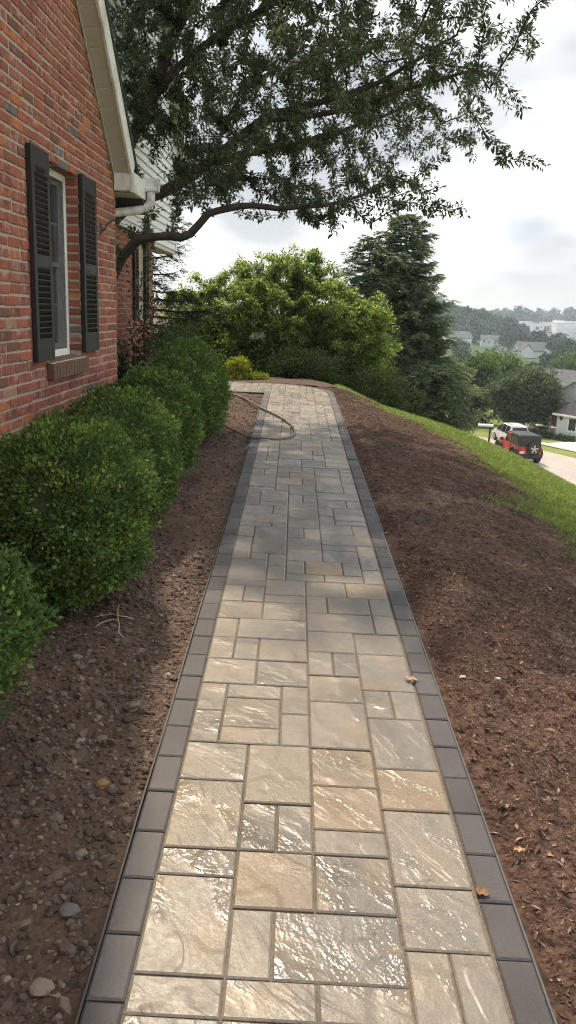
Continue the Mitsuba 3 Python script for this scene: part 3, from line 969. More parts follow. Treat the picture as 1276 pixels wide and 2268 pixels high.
# iron hook
hk = smoothline([(XW - .003, 7.02, 2.29), (XW + .03, 7.05, 2.30), (XW + .035, 7.08, 2.335), (XW + .06, 7.15, 2.375), (XW + .085, 7.21, 2.395), (XW + .095, 7.23, 2.38)], .012)
k = put('wall_hook', cat_m([tube(hk, 0.0085, 7), cbox((XW - .002, 7.005, 2.25), (XW + .008, 7.035, 2.345), .003)]), 'iron_black')
tag(k, 'small black iron plant hook fixed to the brick wall near its corner', 'hook')

# ---------------------------------------------------------------- far wing of the house
XG = -2.60
NW = H + '__wing_wall'
wb = []
wop = (12.22, 12.72, 1.49, 2.62)
put(NW, cat_m([cbox((-6, 10.0, -0.3), (XG - .0095, 13.475, 2.70), 0.002), cbox((-6, 13.2, -0.3), (XG - .6, 15.4, 2.70), .002), cbox((-4.6, 7.3, -0.3), (-4.3, 10.2, 2.70), .002)]), 'mortar')
for c in range(-2, 40):
    z0 = 0.0681 * c + .005
    y = 13.48 - (c % 2) * 0.1 * 0
    first = True
    while y > 10.0:
        L = 0.193 + rng.normal(0, .005)
        if first:
            L, first = (0.193 if c % 2 else 0.094), False
        a = max(10.0, y - L)
        if not (y > wop[0] and a < wop[1] and z0 + .03 > wop[2] and z0 < wop[3]):
            wb.append(brick_mesh((a, y, z0, z0 + .058), XG, rng, .06))
        y = a - .0105
k = put(NW + '__brickwork', cat_m([m for m, _ in wb]), 'brick_clay', uv=np.vstack([u for _, u in wb]))
labels[k] = {'kind': 'stuff'}
shutter(H + '__wing_shutter', 11.93, 12.21, 1.47, 2.6, XG + .003, 0.05)
shutter(H + '__wing_shutter', 12.73, 12.98, 1.47, 2.6, XG + .003, 0.05)
ww = H + '__wing_window'
put(ww + '__frame', cat_m([cbox((XG - .09, wop[0], wop[2]), (XG - .02, wop[0] + .05, wop[3]), .003), cbox((XG - .09, wop[1] - .05, wop[2]), (XG - .02, wop[1], wop[3]), .003),
                           cbox((XG - .09, wop[0] + .05, wop[2]), (XG - .019, wop[1] - .05, wop[2] + .05), .003), cbox((XG - .09, wop[0] + .05, wop[3] - .05), (XG - .019, wop[1] - .05, wop[3]), .003),
                           cbox((XG - .06, wop[0] + .2, wop[2] - .03), (XG + .035, wop[1] + .01, wop[2] - .001), .003)]), 'vinyl_white')
put(ww + '__pane', cbox((XG - .07, wop[0] + .05, wop[2] + .05), (XG - .06, wop[1] - .05, wop[3] - .05), .001), 'car_glass')
# siding above
XS = -2.56
UW = H + '__upper_wall'


def rake2(y):
    return 4.42 + RS * (15.6 - y)


put(UW, face_out(extrude_yz(Polygon([(9.9, 2.70), (15.48, 2.70), (15.48, rake2(15.48)), (10.8, rake2(10.8)), (9.9, rake2(10.8) - .84)]), XS - .02, .2)), 'siding_white')
z = 2.69
while z < 8.2:
    ymax = min(15.47, 15.6 - (z - 4.42) / RS)
    ymin = 9.9 if z < 8 else 10.3
    if ymax > ymin + .2:
        v = np.array([[XS - .016, ymin, z + .125], [XS - .016, ymax, z + .125], [XS + .010, ymin, z], [XS + .010, ymax, z], [XS - .012, ymin, z], [XS - .012, ymax, z]])
        put(UW + '__siding_board', (v, np.array([[0, 2, 3], [0, 3, 1], [2, 4, 5], [2, 5, 3]])), 'siding_white')
    z += 0.118
put(UW + '__corner_board', cbox((XS - .02, 15.47, 2.68), (XS + .016, 15.56, rake2(15.52)), .004), 'vinyl_white')
put(UW + '__underside', cbox((XG - .3, 13.49, 2.62), (XS - .01, 15.5, 2.69), .003), 'soffit_white')
t2 = np.array([1, -RS]) / math.hypot(1, RS)
for nm, xa, xb, na_, nb, mt in (('__upper_fascia', XS + .13, XS + .16, -.02, .15, 'white_trim'), ('__upper_soffit', XS - .02, XS + .13, -.005, .01, 'soffit_white'), ('__upper_roof', -8.5, XS + .18, .145, .18, 'shingle_dark')):
    v, f = cbox((xa, -6.6, na_), (xb, .35, nb), .003)
    yz = np.array([15.6, 4.42]) + v[:, 1:2] * t2 + v[:, 2:3] * nn
    put(H + nm, (np.stack([v[:, 0], yz[:, 0], yz[:, 1]], 1), f), mt)
put(H + '__upper_eave_box', cbox((XS, 15.5, 4.22), (XS + .155, 15.95, 4.40), .004), 'white_trim')
put(H + '__upper_gutter', cbox((-8, 15.96, 4.33), (XS + .30, 16.07, 4.44), .012), 'galvanized')
pth = smoothline([(XS + .24, 16.0, 4.34), (XS + .24, 16.0, 4.2), (XS + .2, 15.95, 4.08), (XS + .02, 15.75, 3.98), (XS - .12, 15.62, 3.9), (XS - .14, 15.62, 3.6), (XS - .14, 15.62, 2.8)], .03)
put(H + '__upper_downspout', tube(pth, .045, 10), 'galvanized', smooth=40)

# ---------------------------------------------------------------- trees and shrubs
def grow(limbs, attract, step=0.13, rng=None, tip_r=0.0035, expo=2.3, wander=0.02):
    """limbs: list of (points, r0, r1). Every attractor is joined to the nearest limb or twig. Returns nodes, parents, radii, tips."""
    pos, par, rad = [], [], []
    for li, (pts, r0, r1) in enumerate(limbs):
        p = smoothline(pts, step)
        p = p + (meshkit.noise(p[:, [0, 0, 0]] * 0 + np.arange(len(p))[:, None] * .45 + np.array([li * 9.1, 3.3, 7.7]), 4)[:, None] - .5) * np.array([.02, .03, .05]) * np.clip(np.arange(len(p)) / 3, 0, 1)[:, None]
        rr = np.linspace(r0, r1, len(p)) * (1 + .22 * (meshkit.noise(np.arange(len(p))[:, None] * [.8, 0, 0] + [li * 5.0, 0, 0], 9) - .5))
        if pos:
            d = np.linalg.norm(np.array(pos) - p[0], axis=1)
            prev = int(d.argmin())
        else:
            prev = -1
        for i in range(len(p)):
            pos.append(p[i])
            par.append(prev)
            rad.append(rr[i])
            prev = len(pos) - 1
    base_n = len(pos)
    sk = np.array(pos)
    d0 = cKDTree(sk).query(attract)[0]
    N = np.zeros((base_n + 40 * len(attract), 3))
    N[:base_n] = sk
    n = base_n
    par = list(par)
    rad = list(rad)
    tips = []
    for q in attract[np.argsort(d0)]:
        d = np.linalg.norm(N[:n] - q, axis=1)
        # outward growth is preferred: a node nearer to the trunk foot costs less
        i = int(d.argmin())
        L = d[i]
        m = max(1, int(L / step))
        m = min(m, 38)
        a = N[i].copy()
        bend = rng.normal(0, wander * L + .004, 3) + np.array([0, 0, 0.06 * L])
        prev = i
        for s in range(1, m + 1):
            t = s / m
            N[n] = a + (q - a) * t + bend * 4 * t * (1 - t) * .5
            par.append(prev)
            rad.append(0)
            prev = n
            n += 1
        tips.append(prev)
    N = N[:n]
    par = np.array(par)
    rad = np.array(rad)
    acc = np.zeros(n)
    acc[tips] += tip_r ** expo
    for i in range(n - 1, -1, -1):
        if rad[i] == 0:
            rad[i] = max(tip_r, acc[i] ** (1 / expo))
        if par[i] >= 0:
            acc[par[i]] += acc[i]
    return N, par, rad, np.array(tips), base_n


def branch_mesh(N, par, rad, thick=None, big=10, small=4):
    """tubes along every chain of nodes"""
    n = len(N)
    kids = [[] for _ in range(n)]
    for i in range(n):
        if par[i] >= 0:
            kids[par[i]].append(i)
    groups = {'big': [], 'small': []}
    starts = [(i, -1) for i in range(n) if par[i] < 0]
    while starts:
        i, frm = starts.pop()
        ch = [i]
        while kids[ch[-1]]:
            k = sorted(kids[ch[-1]], key=lambda j: (-rad[j]))
            # keep straight on
            for j in k[1:]:
                starts.append((j, ch[-1]))
            ch.append(k[0])
        pts = ([N[frm]] if frm >= 0 else []) + [N[j] for j in ch]
        rr = ([min(rad[frm], rad[ch[0]] * 1.3)] if frm >= 0 else []) + [rad[j] for j in ch]
        if len(pts) < 2:
            continue
        g = 'big' if max(rr) > 0.022 else 'small'
        groups[g].append(tube(pts, rr, big if g == 'big' else small, cap=True))
    return groups


def in_crown(rng, n, c, r, expo=2.4, noise_s=0.9, seed=3, fill=0.45):
    """points in a lumpy superellipsoid"""
    out = []
    c, r = np.array(c), np.array(r)
    while sum(map(len, out)) < n:
        p = rng.uniform(-1.12, 1.12, (n * 2, 3))
        q = (np.abs(p) ** expo).sum(1) ** (1 / expo)
        w = p * r + c
        f = meshkit.fbm(w * noise_s, 3, seed)
        ok = (q < 0.80 + 0.5 * (f - 0.35)) & (q > fill * (rng.random(len(p)) ** .5))
        out.append(w[ok])
    return np.vstack(out)[:n]


# the dark tree that leans over the path
rng = np.random.default_rng(1234)
tk = 'shade_tree'
tag(tk, 'dark leafy tree rooted beside the brick house, spreading out over the path', 'tree')
limbs = [([(-2.75, 9.5, 0.1), (-2.62, 9.45, 0.9), (-2.50, 9.4, 1.6), (-2.42, 9.4, 2.05)], .155, .115),
         ([(-2.52, 9.4, 1.55), (-2.28, 9.35, 1.98), (-2.08, 9.25, 2.26), (-1.85, 9.15, 2.42), (-1.40, 9.05, 2.43), (-1.27, 9.0, 2.52), (-1.12, 8.95, 2.66), (-.8, 8.9, 2.74), (-.35, 8.9, 2.75), (.1, 8.95, 2.80), (.5, 9.0, 2.92), (.85, 9.05, 3.1)], .066, .010),
         ([(-2.42, 9.4, 2.05), (-2.36, 9.5, 2.5), (-2.15, 9.6, 2.78), (-1.88, 9.7, 2.92), (-1.60, 9.75, 3.05), (-1.28, 9.8, 3.28), (-.95, 9.8, 3.55), (-.6, 9.8, 3.80), (-.1, 9.75, 3.96), (.45, 9.6, 4.08), (.95, 9.4, 4.3), (1.4, 9.25, 4.55)], .085, .012),
         ([(-2.42, 9.4, 2.05), (-2.40, 9.6, 2.7), (-2.2, 9.8, 3.4), (-1.95, 10.0, 4.0), (-1.75, 10.1, 4.6), (-1.5, 10.2, 5.2), (-1.4, 10.3, 6.0), (-1.2, 10.4, 7.0)], .10, .025),
         ([(-1.95, 10.0, 4.0), (-1.5, 10.1, 4.5), (-.9, 10.3, 4.95), (-.2, 10.5, 5.4), (.6, 10.6, 5.75), (1.1, 10.7, 5.9)], .055, .009),
         ([(-2.2, 9.8, 3.4), (-2.5, 10.1, 4.3), (-2.7, 10.6, 5.2), (-2.7, 11, 6.2)], .055, .018),
         ([(-1.28, 9.8, 3.28), (-.9, 10.3, 3.5), (-.3, 10.9, 3.75), (.5, 11.4, 4.1), (1.3, 11.8, 4.5)], .05, .016),
         ([(-.6, 9.8, 3.80), (.1, 9.2, 3.75), (.7, 8.8, 3.85), (1.4, 8.5, 4.0)], .035, .014),
         ([(-1.75, 10.1, 4.6), (-1.2, 9.4, 5.2), (-.5, 8.8, 5.8), (.3, 8.3, 6.3)], .045, .016)]
P = in_crown(rng, 2600, (-0.25, 10.1, 5.15), (3.0, 3.05, 2.75), 2.5, 0.8, 3, 0.1)
P = P[(P[:, 2] > 5.7) | (rng.random(len(P)) < np.clip(1.0 - 0.24 * (P[:, 0] + .3), .42, 1))]
P = P[(P[:, 2] > 2.62 + 0.10 * np.maximum(P[:, 1] - 9, 0)) & (P[:, 0] < 2.25) & (P[:, 0] < .255 * P[:, 1]) & ~((P[:, 0] < -2.1) & (P[:, 1] < 8.5)) & ~((P[:, 0] < -2.45) & (P[:, 1] > 9.7))]
low = np.array([[1.35, 8.6, 2.72], [1.52, 8.7, 2.75], [1.7, 8.7, 2.68], [1.1, 8.5, 2.8], [.6, 8.6, 2.6], [.3, 8.7, 2.62], [.05, 8.8, 2.62], [.85, 8.6, 2.75], [2.1, 8.7, 3.35], [2.3, 8.8, 3.3], [2.45, 8.8, 3.28], [1.9, 8.6, 3.4], [2.2, 8.6, 3.7],
                [-1.0, 8.9, 2.95], [-1.15, 9.0, 3.0], [-.85, 8.9, 3.1], [-1.5, 9.2, 2.7], [-1.7, 9.3, 2.75], [-1.9, 9.4, 2.6], [-2.1, 9.5, 2.75], [-1.6, 9.3, 2.95], [2.55, 8.6, 5.0], [2.7, 8.6, 4.9], [2.4, 8.6, 4.75], [2.5, 8.7, 5.2],
                [-2.2, 9.3, 2.3], [-2.05, 9.2, 2.5], [-1.8, 9.2, 2.2], [-2.3, 9.2, 2.7], [.2, 8.7, 2.7], [.45, 8.6, 2.68], [-.1, 8.8, 2.66]])
xs_, ys_, zs_ = rng.uniform(-2.3, -1.0, 150), rng.uniform(9.2, 10.5, 150), rng.uniform(2.9, 5.4, 150)
top = in_crown(rng, 2200, (-0.1, 10.0, 6.6), (2.7, 2.9, 1.7), 2.4, .8, 3, .1)
low[:, 0] = np.where(low[:, 0] > 1, low[:, 0] * .91, low[:, 0])
P = np.vstack([P, np.stack([xs_, ys_, zs_], 1), top[top[:, 2] > 5.75][:1000], low, low + rng.normal(0, .09, low.shape)])
N, par, rad, tips, bn = grow(limbs, P, 0.13, rng, tip_r=.0026)
g = branch_mesh(N, par, rad)
put(tk + '__trunk', cat_m(g['big']), 'bark', smooth=True)
put(tk + '__twigs', cat_m(g['small']), 'twig', smooth=True)
# leaves sit along the last half metre of every twig
per = 58
LP, LA = [], []
for tip in tips:
    ch = [tip]
    L = 0
    while par[ch[-1]] >= 0 and L < 0.5 and rad[ch[-1]] < .02:
        L += np.linalg.norm(N[ch[-1]] - N[par[ch[-1]]])
        ch.append(par[ch[-1]])
    q = N[ch]
    if len(q) < 2:
        q = np.vstack([q, q - [0, 0, .1]])
    s = rng.uniform(0, 1, per) ** 1.25 * (len(q) - 1)
    i = np.minimum(s.astype(int), len(q) - 2)
    pp = q[i] + (q[i + 1] - q[i]) * (s - i)[:, None]
    ax = unit(q[i] - q[i + 1])
    side = rdir(rng, per)
    side = unit(side - ax * (side * ax).sum(1)[:, None] * .8)
    off = rng.uniform(.0, .05, per)[:, None]
    LP.append(pp + side * off)
    LA.append(unit(ax * rng.uniform(.2, .9, (per, 1)) + side * .9 + [0, 0, -.12]))
LP, LA = np.vstack(LP), np.vstack(LA)
n = len(LP)
LN = unit(rng.normal(0, .55, (n, 3)) + [0, 0, 1])
col = leaf_cols(rng, n, (0.108, 0.136, 0.078), .28, .15)
young = rng.random(n) < .08
col[young] = leaf_cols(rng, int(young.sum()), (0.17, 0.19, 0.075), .2)
Ln = rng.uniform(.036, .066, n)
put_leaves(tk + '__crown', LP, LA, LN, Ln, Ln * rng.uniform(.36, .48, n), col, 'leaf', .16, True)


def clump_tree(key, label, foot, height, center, rad3, n_clump, n_leaf, leaf, base, seed, trunk_r=.1, group=None, cat='tree', bsdf='leaf', clump_r=.28, young=None, asp=.45, stems=1):
    """a tree with a tapered trunk, limbs to its leaf clumps and a loose crown of small leaves"""
    rng = np.random.default_rng(seed)
    foot, center, rad3 = np.array(foot, float), np.array(center, float), np.array(rad3, float)
    tag(key, label, cat, group)
    cc = in_crown(rng, n_clump, center, rad3, 2.2, 1.6 / rad3.mean(), seed, .55)
    limbs = []
    for s in range(stems):
        a = 2 * math.pi * s / max(1, stems) + seed
        off = np.array([math.cos(a), math.sin(a), 0]) * (0.45 * rad3[0] if stems > 1 else 0.06 * rad3[0])
        limbs.append(([foot + off * .08, foot * .6 + (center + off) * .4, center + off, center + off * 1.25 + [0, 0, rad3[2] * .7]], trunk_r, trunk_r * .2))
    N, par, rad, tips, bn = grow(limbs, cc, max(.15, rad3.mean() * .12), rng, tip_r=max(.004, trunk_r * .05))
    g = branch_mesh(N, par, rad, big=8, small=3)
    put(key + '__trunk', cat_m(g['big'] + g['small']), 'bark', smooth=True)
    ci = rng.integers(0, len(cc), n_leaf)
    sc = rng.lognormal(0, .25, len(cc))
    d = rng.normal(0, 1, (n_leaf, 3)) * [1, 1, .62] * clump_r * rad3.mean() * .5 * sc[ci][:, None]
    LP = cc[ci] + d
    out = unit(LP - center + [0, 0, .3])
    A = unit(rdir(rng, n_leaf) * .9 + unit(d) * .6 + out * .4 + [0, 0, -.15])
    Nn = unit(rng.normal(0, .6, (n_leaf, 3)) + [0, 0, .8] + out * .4)
    tone = rng.lognormal(0, .16, len(cc))
    col = leaf_cols(rng, n_leaf, base, .22, .12) * tone[ci][:, None]
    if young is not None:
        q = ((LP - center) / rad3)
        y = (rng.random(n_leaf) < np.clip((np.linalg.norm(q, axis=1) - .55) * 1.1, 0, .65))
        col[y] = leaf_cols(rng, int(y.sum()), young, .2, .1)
    L = rng.uniform(.75, 1.3, n_leaf) * leaf
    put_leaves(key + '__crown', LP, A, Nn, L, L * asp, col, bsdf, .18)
    return key


# the bright tree beyond the bend: many stems, twigs that carry the leaves
rng = np.random.default_rng(88)
tag('leafy_tree', 'bright green bushy tree standing just behind the far end of the path', 'tree')
fy = np.array([-.35, 18.8, -.2])
limbs = []
for i in range(11):
    a = i * 2.4
    r = .5 + 1.5 * ((i * .618) % 1)
    tp = np.array([-.4 + math.cos(a) * r, 18.8 + math.sin(a) * r * .85, 1.6 + 1.5 * (1 - (r - .5) / 1.9)])
    limbs.append(([fy + [math.cos(a) * .1, math.sin(a) * .1, 0], fy * .55 + tp * .45 + [0, 0, .25], tp], .05, .010))
P2 = in_crown(rng, 1900, (-.42, 18.8, 1.05), (2.6, 2.1, 2.25), 2.15, 1.15, 9, .45)
P2 = np.vstack([P2, in_crown(rng, 160, (1.30, 18.2, .95), (.9, .7, 1.1), 2, 1.5, 4, .3), in_crown(rng, 200, (-2.6, 18.6, 1.3), (.85, .8, 1.25), 2, 1.5, 5, .3)])
P2 = P2[P2[:, 2] > -.1]
N2, par2, rad2, tips2, _ = grow(limbs, P2, .15, rng, tip_r=.003)
g = branch_mesh(N2, par2, rad2, big=7, small=3)
put('leafy_tree__trunk', cat_m(g['big']), 'bark', smooth=True)
put('leafy_tree__twigs', cat_m(g['small']), 'twig', smooth=True)
labels['leafy_tree__twigs'] = {'kind': 'stuff'}
LP, LA, LT = [], [], []
for tip in tips2:
    ch, L = [tip], 0
    while par2[ch[-1]] >= 0 and L < .6 and rad2[ch[-1]] < .016:
        L += np.linalg.norm(N2[ch[-1]] - N2[par2[ch[-1]]])
        ch.append(par2[ch[-1]])
    q = N2[ch]
    if len(q) < 2:
        q = np.vstack([q, q - [0, 0, .12]])
    m_ = 92
    s = rng.uniform(0, 1, m_) ** 1.3 * (len(q) - 1)
    i = np.minimum(s.astype(int), len(q) - 2)
    ax = unit(q[i] - q[i + 1])
    side = rdir(rng, m_)
    LP.append(q[i] + (q[i + 1] - q[i]) * (s - i)[:, None] + side * rng.uniform(0, .13, (m_, 1)) * [1, 1, .6])
    LA.append(unit(ax * .5 + side * .9 + [0, 0, -.2]))
    LT.append(s / (len(q) - 1))
LP, LA, LT = np.vstack(LP), np.vstack(LA), np.concatenate(LT)
n = len(LP)
col = leaf_cols(rng, n, (0.150, 0.215, 0.060), .22, .12)
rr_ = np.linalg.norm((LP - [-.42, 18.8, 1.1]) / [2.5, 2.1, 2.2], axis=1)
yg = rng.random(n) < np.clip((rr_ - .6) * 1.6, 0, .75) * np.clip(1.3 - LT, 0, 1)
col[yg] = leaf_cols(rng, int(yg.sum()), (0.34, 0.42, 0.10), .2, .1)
L = rng.uniform(.055, .095, n)
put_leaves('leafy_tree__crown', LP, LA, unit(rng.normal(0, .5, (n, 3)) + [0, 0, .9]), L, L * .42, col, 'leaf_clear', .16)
clump_tree('yellow_shrub', 'small yellow green shrub beside the far end of the path', (-1.32, 14.85, .42), .5, (-1.32, 14.85, .60), (.25, .22, .24), 34, 2600, .036,
           (0.30, 0.33, 0.035), 52, .012, cat='shrub', bsdf='leaf_clear', clump_r=.32, asp=.5, stems=4)
clump_tree('ground_shrub', 'low dark shrub at the foot of the bright tree, behind the bend of the path', (-.1, 16.2, .38), .6, (-.1, 16.2, .62), (.85, .5, .36), 60, 7000, .05,
           (0.05, 0.075, 0.028), 57, .02, cat='shrub', bsdf='leaf', clump_r=.32, asp=.45, stems=4)
clump_tree('ground_shrub_001', 'low dark shrub between the bend of the path and the tall conifer', (1.5, 17.0, -.25), .8, (1.5, 17.0, .1), (1.0, .7, .55), 70, 9000, .055,
           (0.055, 0.082, 0.030), 58, .02, cat='shrub', bsdf='leaf', clump_r=.32, asp=.45, stems=4)
clump_tree('low_plant', 'low tuft of yellow green leaves right of the yellow shrub', (-.95, 14.9, .42), .2, (-.95, 14.9, .46), (.30, .18, .08), 24, 1300, .045,
           (0.22, 0.27, 0.04), 53, .008, cat='plant', bsdf='leaf_clear', clump_r=.4, asp=.3, stems=4)
clump_tree('airy_shrub', 'loose shrub of fine pale leaves behind the tallest boxwood', (-1.72, 10.7, .33), 1, (-1.70, 10.75, .95), (.52, .6, .55), 70, 9000, .035,
           (0.115, 0.165, 0.060), 54, .02, cat='shrub', bsdf='leaf_clear', clump_r=.34, asp=.4, stems=5)
clump_tree('broadleaf_shrub', 'dark shrub of large drooping leaves at the corner of the brick house', (-2.25, 9.0, .28), 1, (-2.22, 8.95, .80), (.40, .45, .48), 36, 900, .14,
           (0.035, 0.055, 0.026), 55, .02, cat='shrub', bsdf='leaf', clump_r=.5, asp=.3, stems=4)
clump_tree('slender_tree', 'slim young tree with sparse drooping leaves against the far brick wing', (-2.25, 11.2, .33), 2.4, (-2.30, 11.2, 1.35), (.26, .45, .85), 34, 1500, .085,
           (0.085, 0.095, 0.050), 56, .02, bsdf='leaf', clump_r=.42, asp=.26)


def conifer(key, label, foot, h, r, n_br, seed, base, tip, droop=.25, dens=1.0, low=.03, leaf=.11):
    """a needle tree: a straight leader, drooping boughs in flat sprays"""
    rng = np.random.default_rng(seed)
    tag(key, label, 'tree')
    foot = np.array(foot, float)
    put(key + '__trunk', tube([foot, foot + [.02, 0, h * .5], foot + [0, .02, h * .98]], [h * .022, h * .013, .008], 8), 'bark', smooth=True)
    LP, LA, LN, LC, LL, tubes = [], [], [], [], [], []
    for i in range(n_br):
        t = low + (1 - low) * (i + rng.random()) / n_br
        t = t ** 0.92
        a = i * 2.39996 + rng.normal(0, .3)
        L = r * (1 - t) ** .50 * rng.uniform(.55, 1.2) * (1 + .25 * math.sin(a * 2 + t * 7)) + .10
        d = np.array([math.cos(a), math.sin(a), 0])
        z0 = foot[2] + h * t
        s = np.linspace(0, 1, 10)
        rise = .28 * (t ** 1.5)
        z = z0 + L * (rise * s - droop * s ** 1.3 + .20 * s ** 4)
        pts = foot * [1, 1, 0] + d * (L * s)[:, None]
        pts[:, 2] = z
        tubes.append(tube(pts, np.linspace(.012 + .012 * L, .003, 10), 3, False))
        side = np.array([-d[1], d[0], 0])
        m = max(6, int(26 * L * dens))
        for j in range(m):
            u = rng.uniform(.18, 1)
            q = np.array([np.interp(u, s, pts[:, k]) for k in range(3)])
            sg = rng.choice([-1, 1])
            ln = L * (.42 * (1 - u) + .12) * rng.uniform(.6, 1.2)
            ax = unit(d * .75 + side * sg * rng.uniform(.3, 1.0) + [0, 0, rng.normal(-.12, .12)])
            k = max(3, int(ln / (leaf * .42)))
            e = np.linspace(0, 1, k)
            pp = q + ax * (ln * e)[:, None] + np.array([0, 0, -1]) * (.22 * ln * e ** 2)[:, None]
            for sg2 in (-1, 1):
                LP.append(pp + rng.normal(0, .012, pp.shape))
                LA.append(unit(ax + np.cross(ax, [0, 0, 1]) * sg2 * rng.uniform(.4, .9) + rng.normal(0, .15, (k, 3)) + [0, 0, -.12]))
                LN.append(np.tile([0, 0, 1.0], (k, 1)) + rng.normal(0, .25, (k, 3)))
                w = np.clip((u - .55) * 2, 0, 1) * e
                LC.append(np.asarray(base) * (1 - w[:, None]) + np.asarray(tip) * w[:, None])
    LP, LA, LN, LC = map(np.vstack, (LP, LA, LN, LC))
    n = len(LP)
    LC = LC * rng.lognormal(0, .22, (n, 1))
    L = rng.uniform(.7, 1.25, n) * leaf
    put(key + '__branches', cat_m(tubes), 'twig', smooth=True)
    put_leaves(key + '__needles', LP, LA, LN, L, L * .36, LC, 'needle', .1)


conifer('conifer', 'tall dark green conifer with drooping boughs on the slope right of the bright tree', (3.05, 27.5, -2.1), 7.0, 2.35, 300, 61, (0.16, 0.215, 0.125), (0.25, 0.31, 0.165), .30, 1.15, .0, .16)
conifer('conifer_001', 'dark conifer top close left of the tall conifer, joining it to the bright tree', (1.85, 26.8, -1.8), 5.9, 1.75, 170, 64, (0.15, 0.205, 0.115), (0.24, 0.30, 0.155), .26, 1.1, .0, .16)
conifer('young_conifer', 'shorter conifer in front of the foot of the tall one', (3.85, 27.6, -2.9), 4.4, 1.7, 170, 62, (0.16, 0.215, 0.12), (0.25, 0.31, 0.165), .32, 1.15, .0, .16)
conifer('spruce', 'ragged spruce reaching out behind the corner of the white siding', (-3.55, 17.3, .2), 4.6, 1.65, 62, 63, (0.040, 0.058, 0.032), (0.080, 0.105, 0.05), .12, .9, .12, .09)

# boxwood hedge
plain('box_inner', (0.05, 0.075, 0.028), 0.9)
BOX = [('front boxwood at the left edge of the picture, its side lit green', (-1.40, 2.46), (.43, .56, .92), 40000),
       ('big round boxwood, second from the camera, below the brick sill', (-1.24, 4.00), (.43, .53, .97), 58000),
       ('third boxwood from the camera, between the big round one and the dark pair', (-1.29, 5.35), (.41, .50, .92), 38000),
       ('fourth boxwood from the camera, shaded under the house corner', (-1.31, 6.75), (.40, .56, .94), 34000),
       ('tallest and farthest boxwood of the row, beside the loop of hose', (-1.28, 8.60), (.42, .88, 1.04), 38000)]
for i, (lab, (bx_, by_), (rx, ry, hz), nl) in enumerate(BOX):
    rng = np.random.default_rng(300 + i)
    k = 'boxwood' if i == 0 else f'boxwood_{i:03d}'
    tag(k, lab, 'shrub', 'clipped boxwood shrubs along the house wall')
    z0 = float(zp(by_)) + .0

    def surf(d, k_=1.0):
        # rounded cushion, wider than it is tall, lumpy
        e = 2.15
        q = (np.abs(d[:, 0]) ** e + np.abs(d[:, 1]) ** e + np.abs(d[:, 2]) ** e) ** (1 / e)
        p = d / q[:, None]
        lump = 1 + (meshkit.fbm(p * 2.2 + i * 9.1, 3, 40 + i) - .5) * .42 + (meshkit.fbm(p * 6 + i, 2, 60 + i) - .5) * .16
        p = p * lump[:, None] * k_
        taper = 1 - .14 * np.clip(-p[:, 2], 0, 1) ** 2
        return np.stack([bx_ + p[:, 0] * rx * taper, by_ + p[:, 1] * ry * taper, z0 + hz * .50 + p[:, 2] * hz * .50], 1)
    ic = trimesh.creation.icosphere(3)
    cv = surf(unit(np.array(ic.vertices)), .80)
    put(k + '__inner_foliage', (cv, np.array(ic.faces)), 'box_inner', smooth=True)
    d = rdir(rng, nl * 2)
    d = d[(d[:, 2] > -.93)][:nl]
    n = len(d)
    depth = 1 - rng.random(n) ** 1.4 * .16 + np.abs(rng.normal(0, .022, n))
    p = surf(d, 1.0)
    c0 = np.array([bx_, by_, z0 + hz * .5])
    p = c0 + (p - c0) * depth[:, None]
    # sprigs: leaves gather in small shoots
    sh = (meshkit.noise(p * 20, 5) - .5) * .07 + np.clip(meshkit.noise(p * 13, 15) - .70, 0, 1) * .26
    hole = meshkit.fbm(p * 7.5, 2, 25)
    out = unit((p - c0) / np.array([rx, ry, hz * .5]))
    p = p + out * sh[:, None]
    ok = (p[:, 2] > z0 + .02) & (rng.random(n) < np.clip((hole - .30) * 9, .12, 1))
    p, out, sh = p[ok], out[ok], sh[ok]
    n = len(p)
    A = unit(out * .75 + rdir(rng, n) * .85 + [0, 0, .35])
    Nn = unit(out * .6 + rdir(rng, n) * .7 + [0, 0, .5])
    new = meshkit.fbm(p * 7, 3, 77) + .5 * np.clip(sh - .01, 0, .2)
    col = leaf_cols(rng, n, (0.105, 0.168, 0.050), .25, .13)
    yg = rng.random(n) < np.clip((new - .47) * 4 + (out[:, 2]) * .15, 0.02, .8)
    col[yg] = leaf_cols(rng, int(yg.sum()), (0.21, 0.295, 0.070), .22, .1)
    L = rng.uniform(.018, .032, n) * (1.0 if i < 3 else 1.15)
    put_leaves(k + '__foliage', p, A, Nn, L, L * rng.uniform(.5, .65, n), col, 'leaf', .14)

# ---------------------------------------------------------------- the street and what stands along it
def drape(key, pts, bsdf, h, label=None, step=1.2):
    """a sheet laid over the ground, inside a polygon"""
    pg = Polygon(pts)
    x0, y0, x1, y1 = pg.bounds
    cells = []
    for x in np.arange(x0, x1, step):
        for y in np.arange(y0, y1, step):
            c = sbox(x, y, x + step, y + step).intersection(pg)
            for q in getattr(c, 'geoms', [c]):
                if q.geom_type == 'Polygon' and q.area > 1e-4:
                    p = np.array(q.convex_hull.exterior.coords)[:-1]
                    if not q.convex_hull.exterior.is_ccw:
                        p = p[::-1]
                    v = np.column_stack([p, G(p[:, 0], p[:, 1]) + h])
                    i = np.arange(1, len(p) - 1)
                    cells.append((v, np.stack([i * 0, i, i + 1], 1)))
    v, f = cat_m(cells)
    t = trimesh.Trimesh(v, f, process=False)
    t.merge_vertices(digits_vertex=4)
    k = put(key, (np.array(t.vertices), np.array(t.faces)), bsdf, smooth=True)
    struct(k, label)


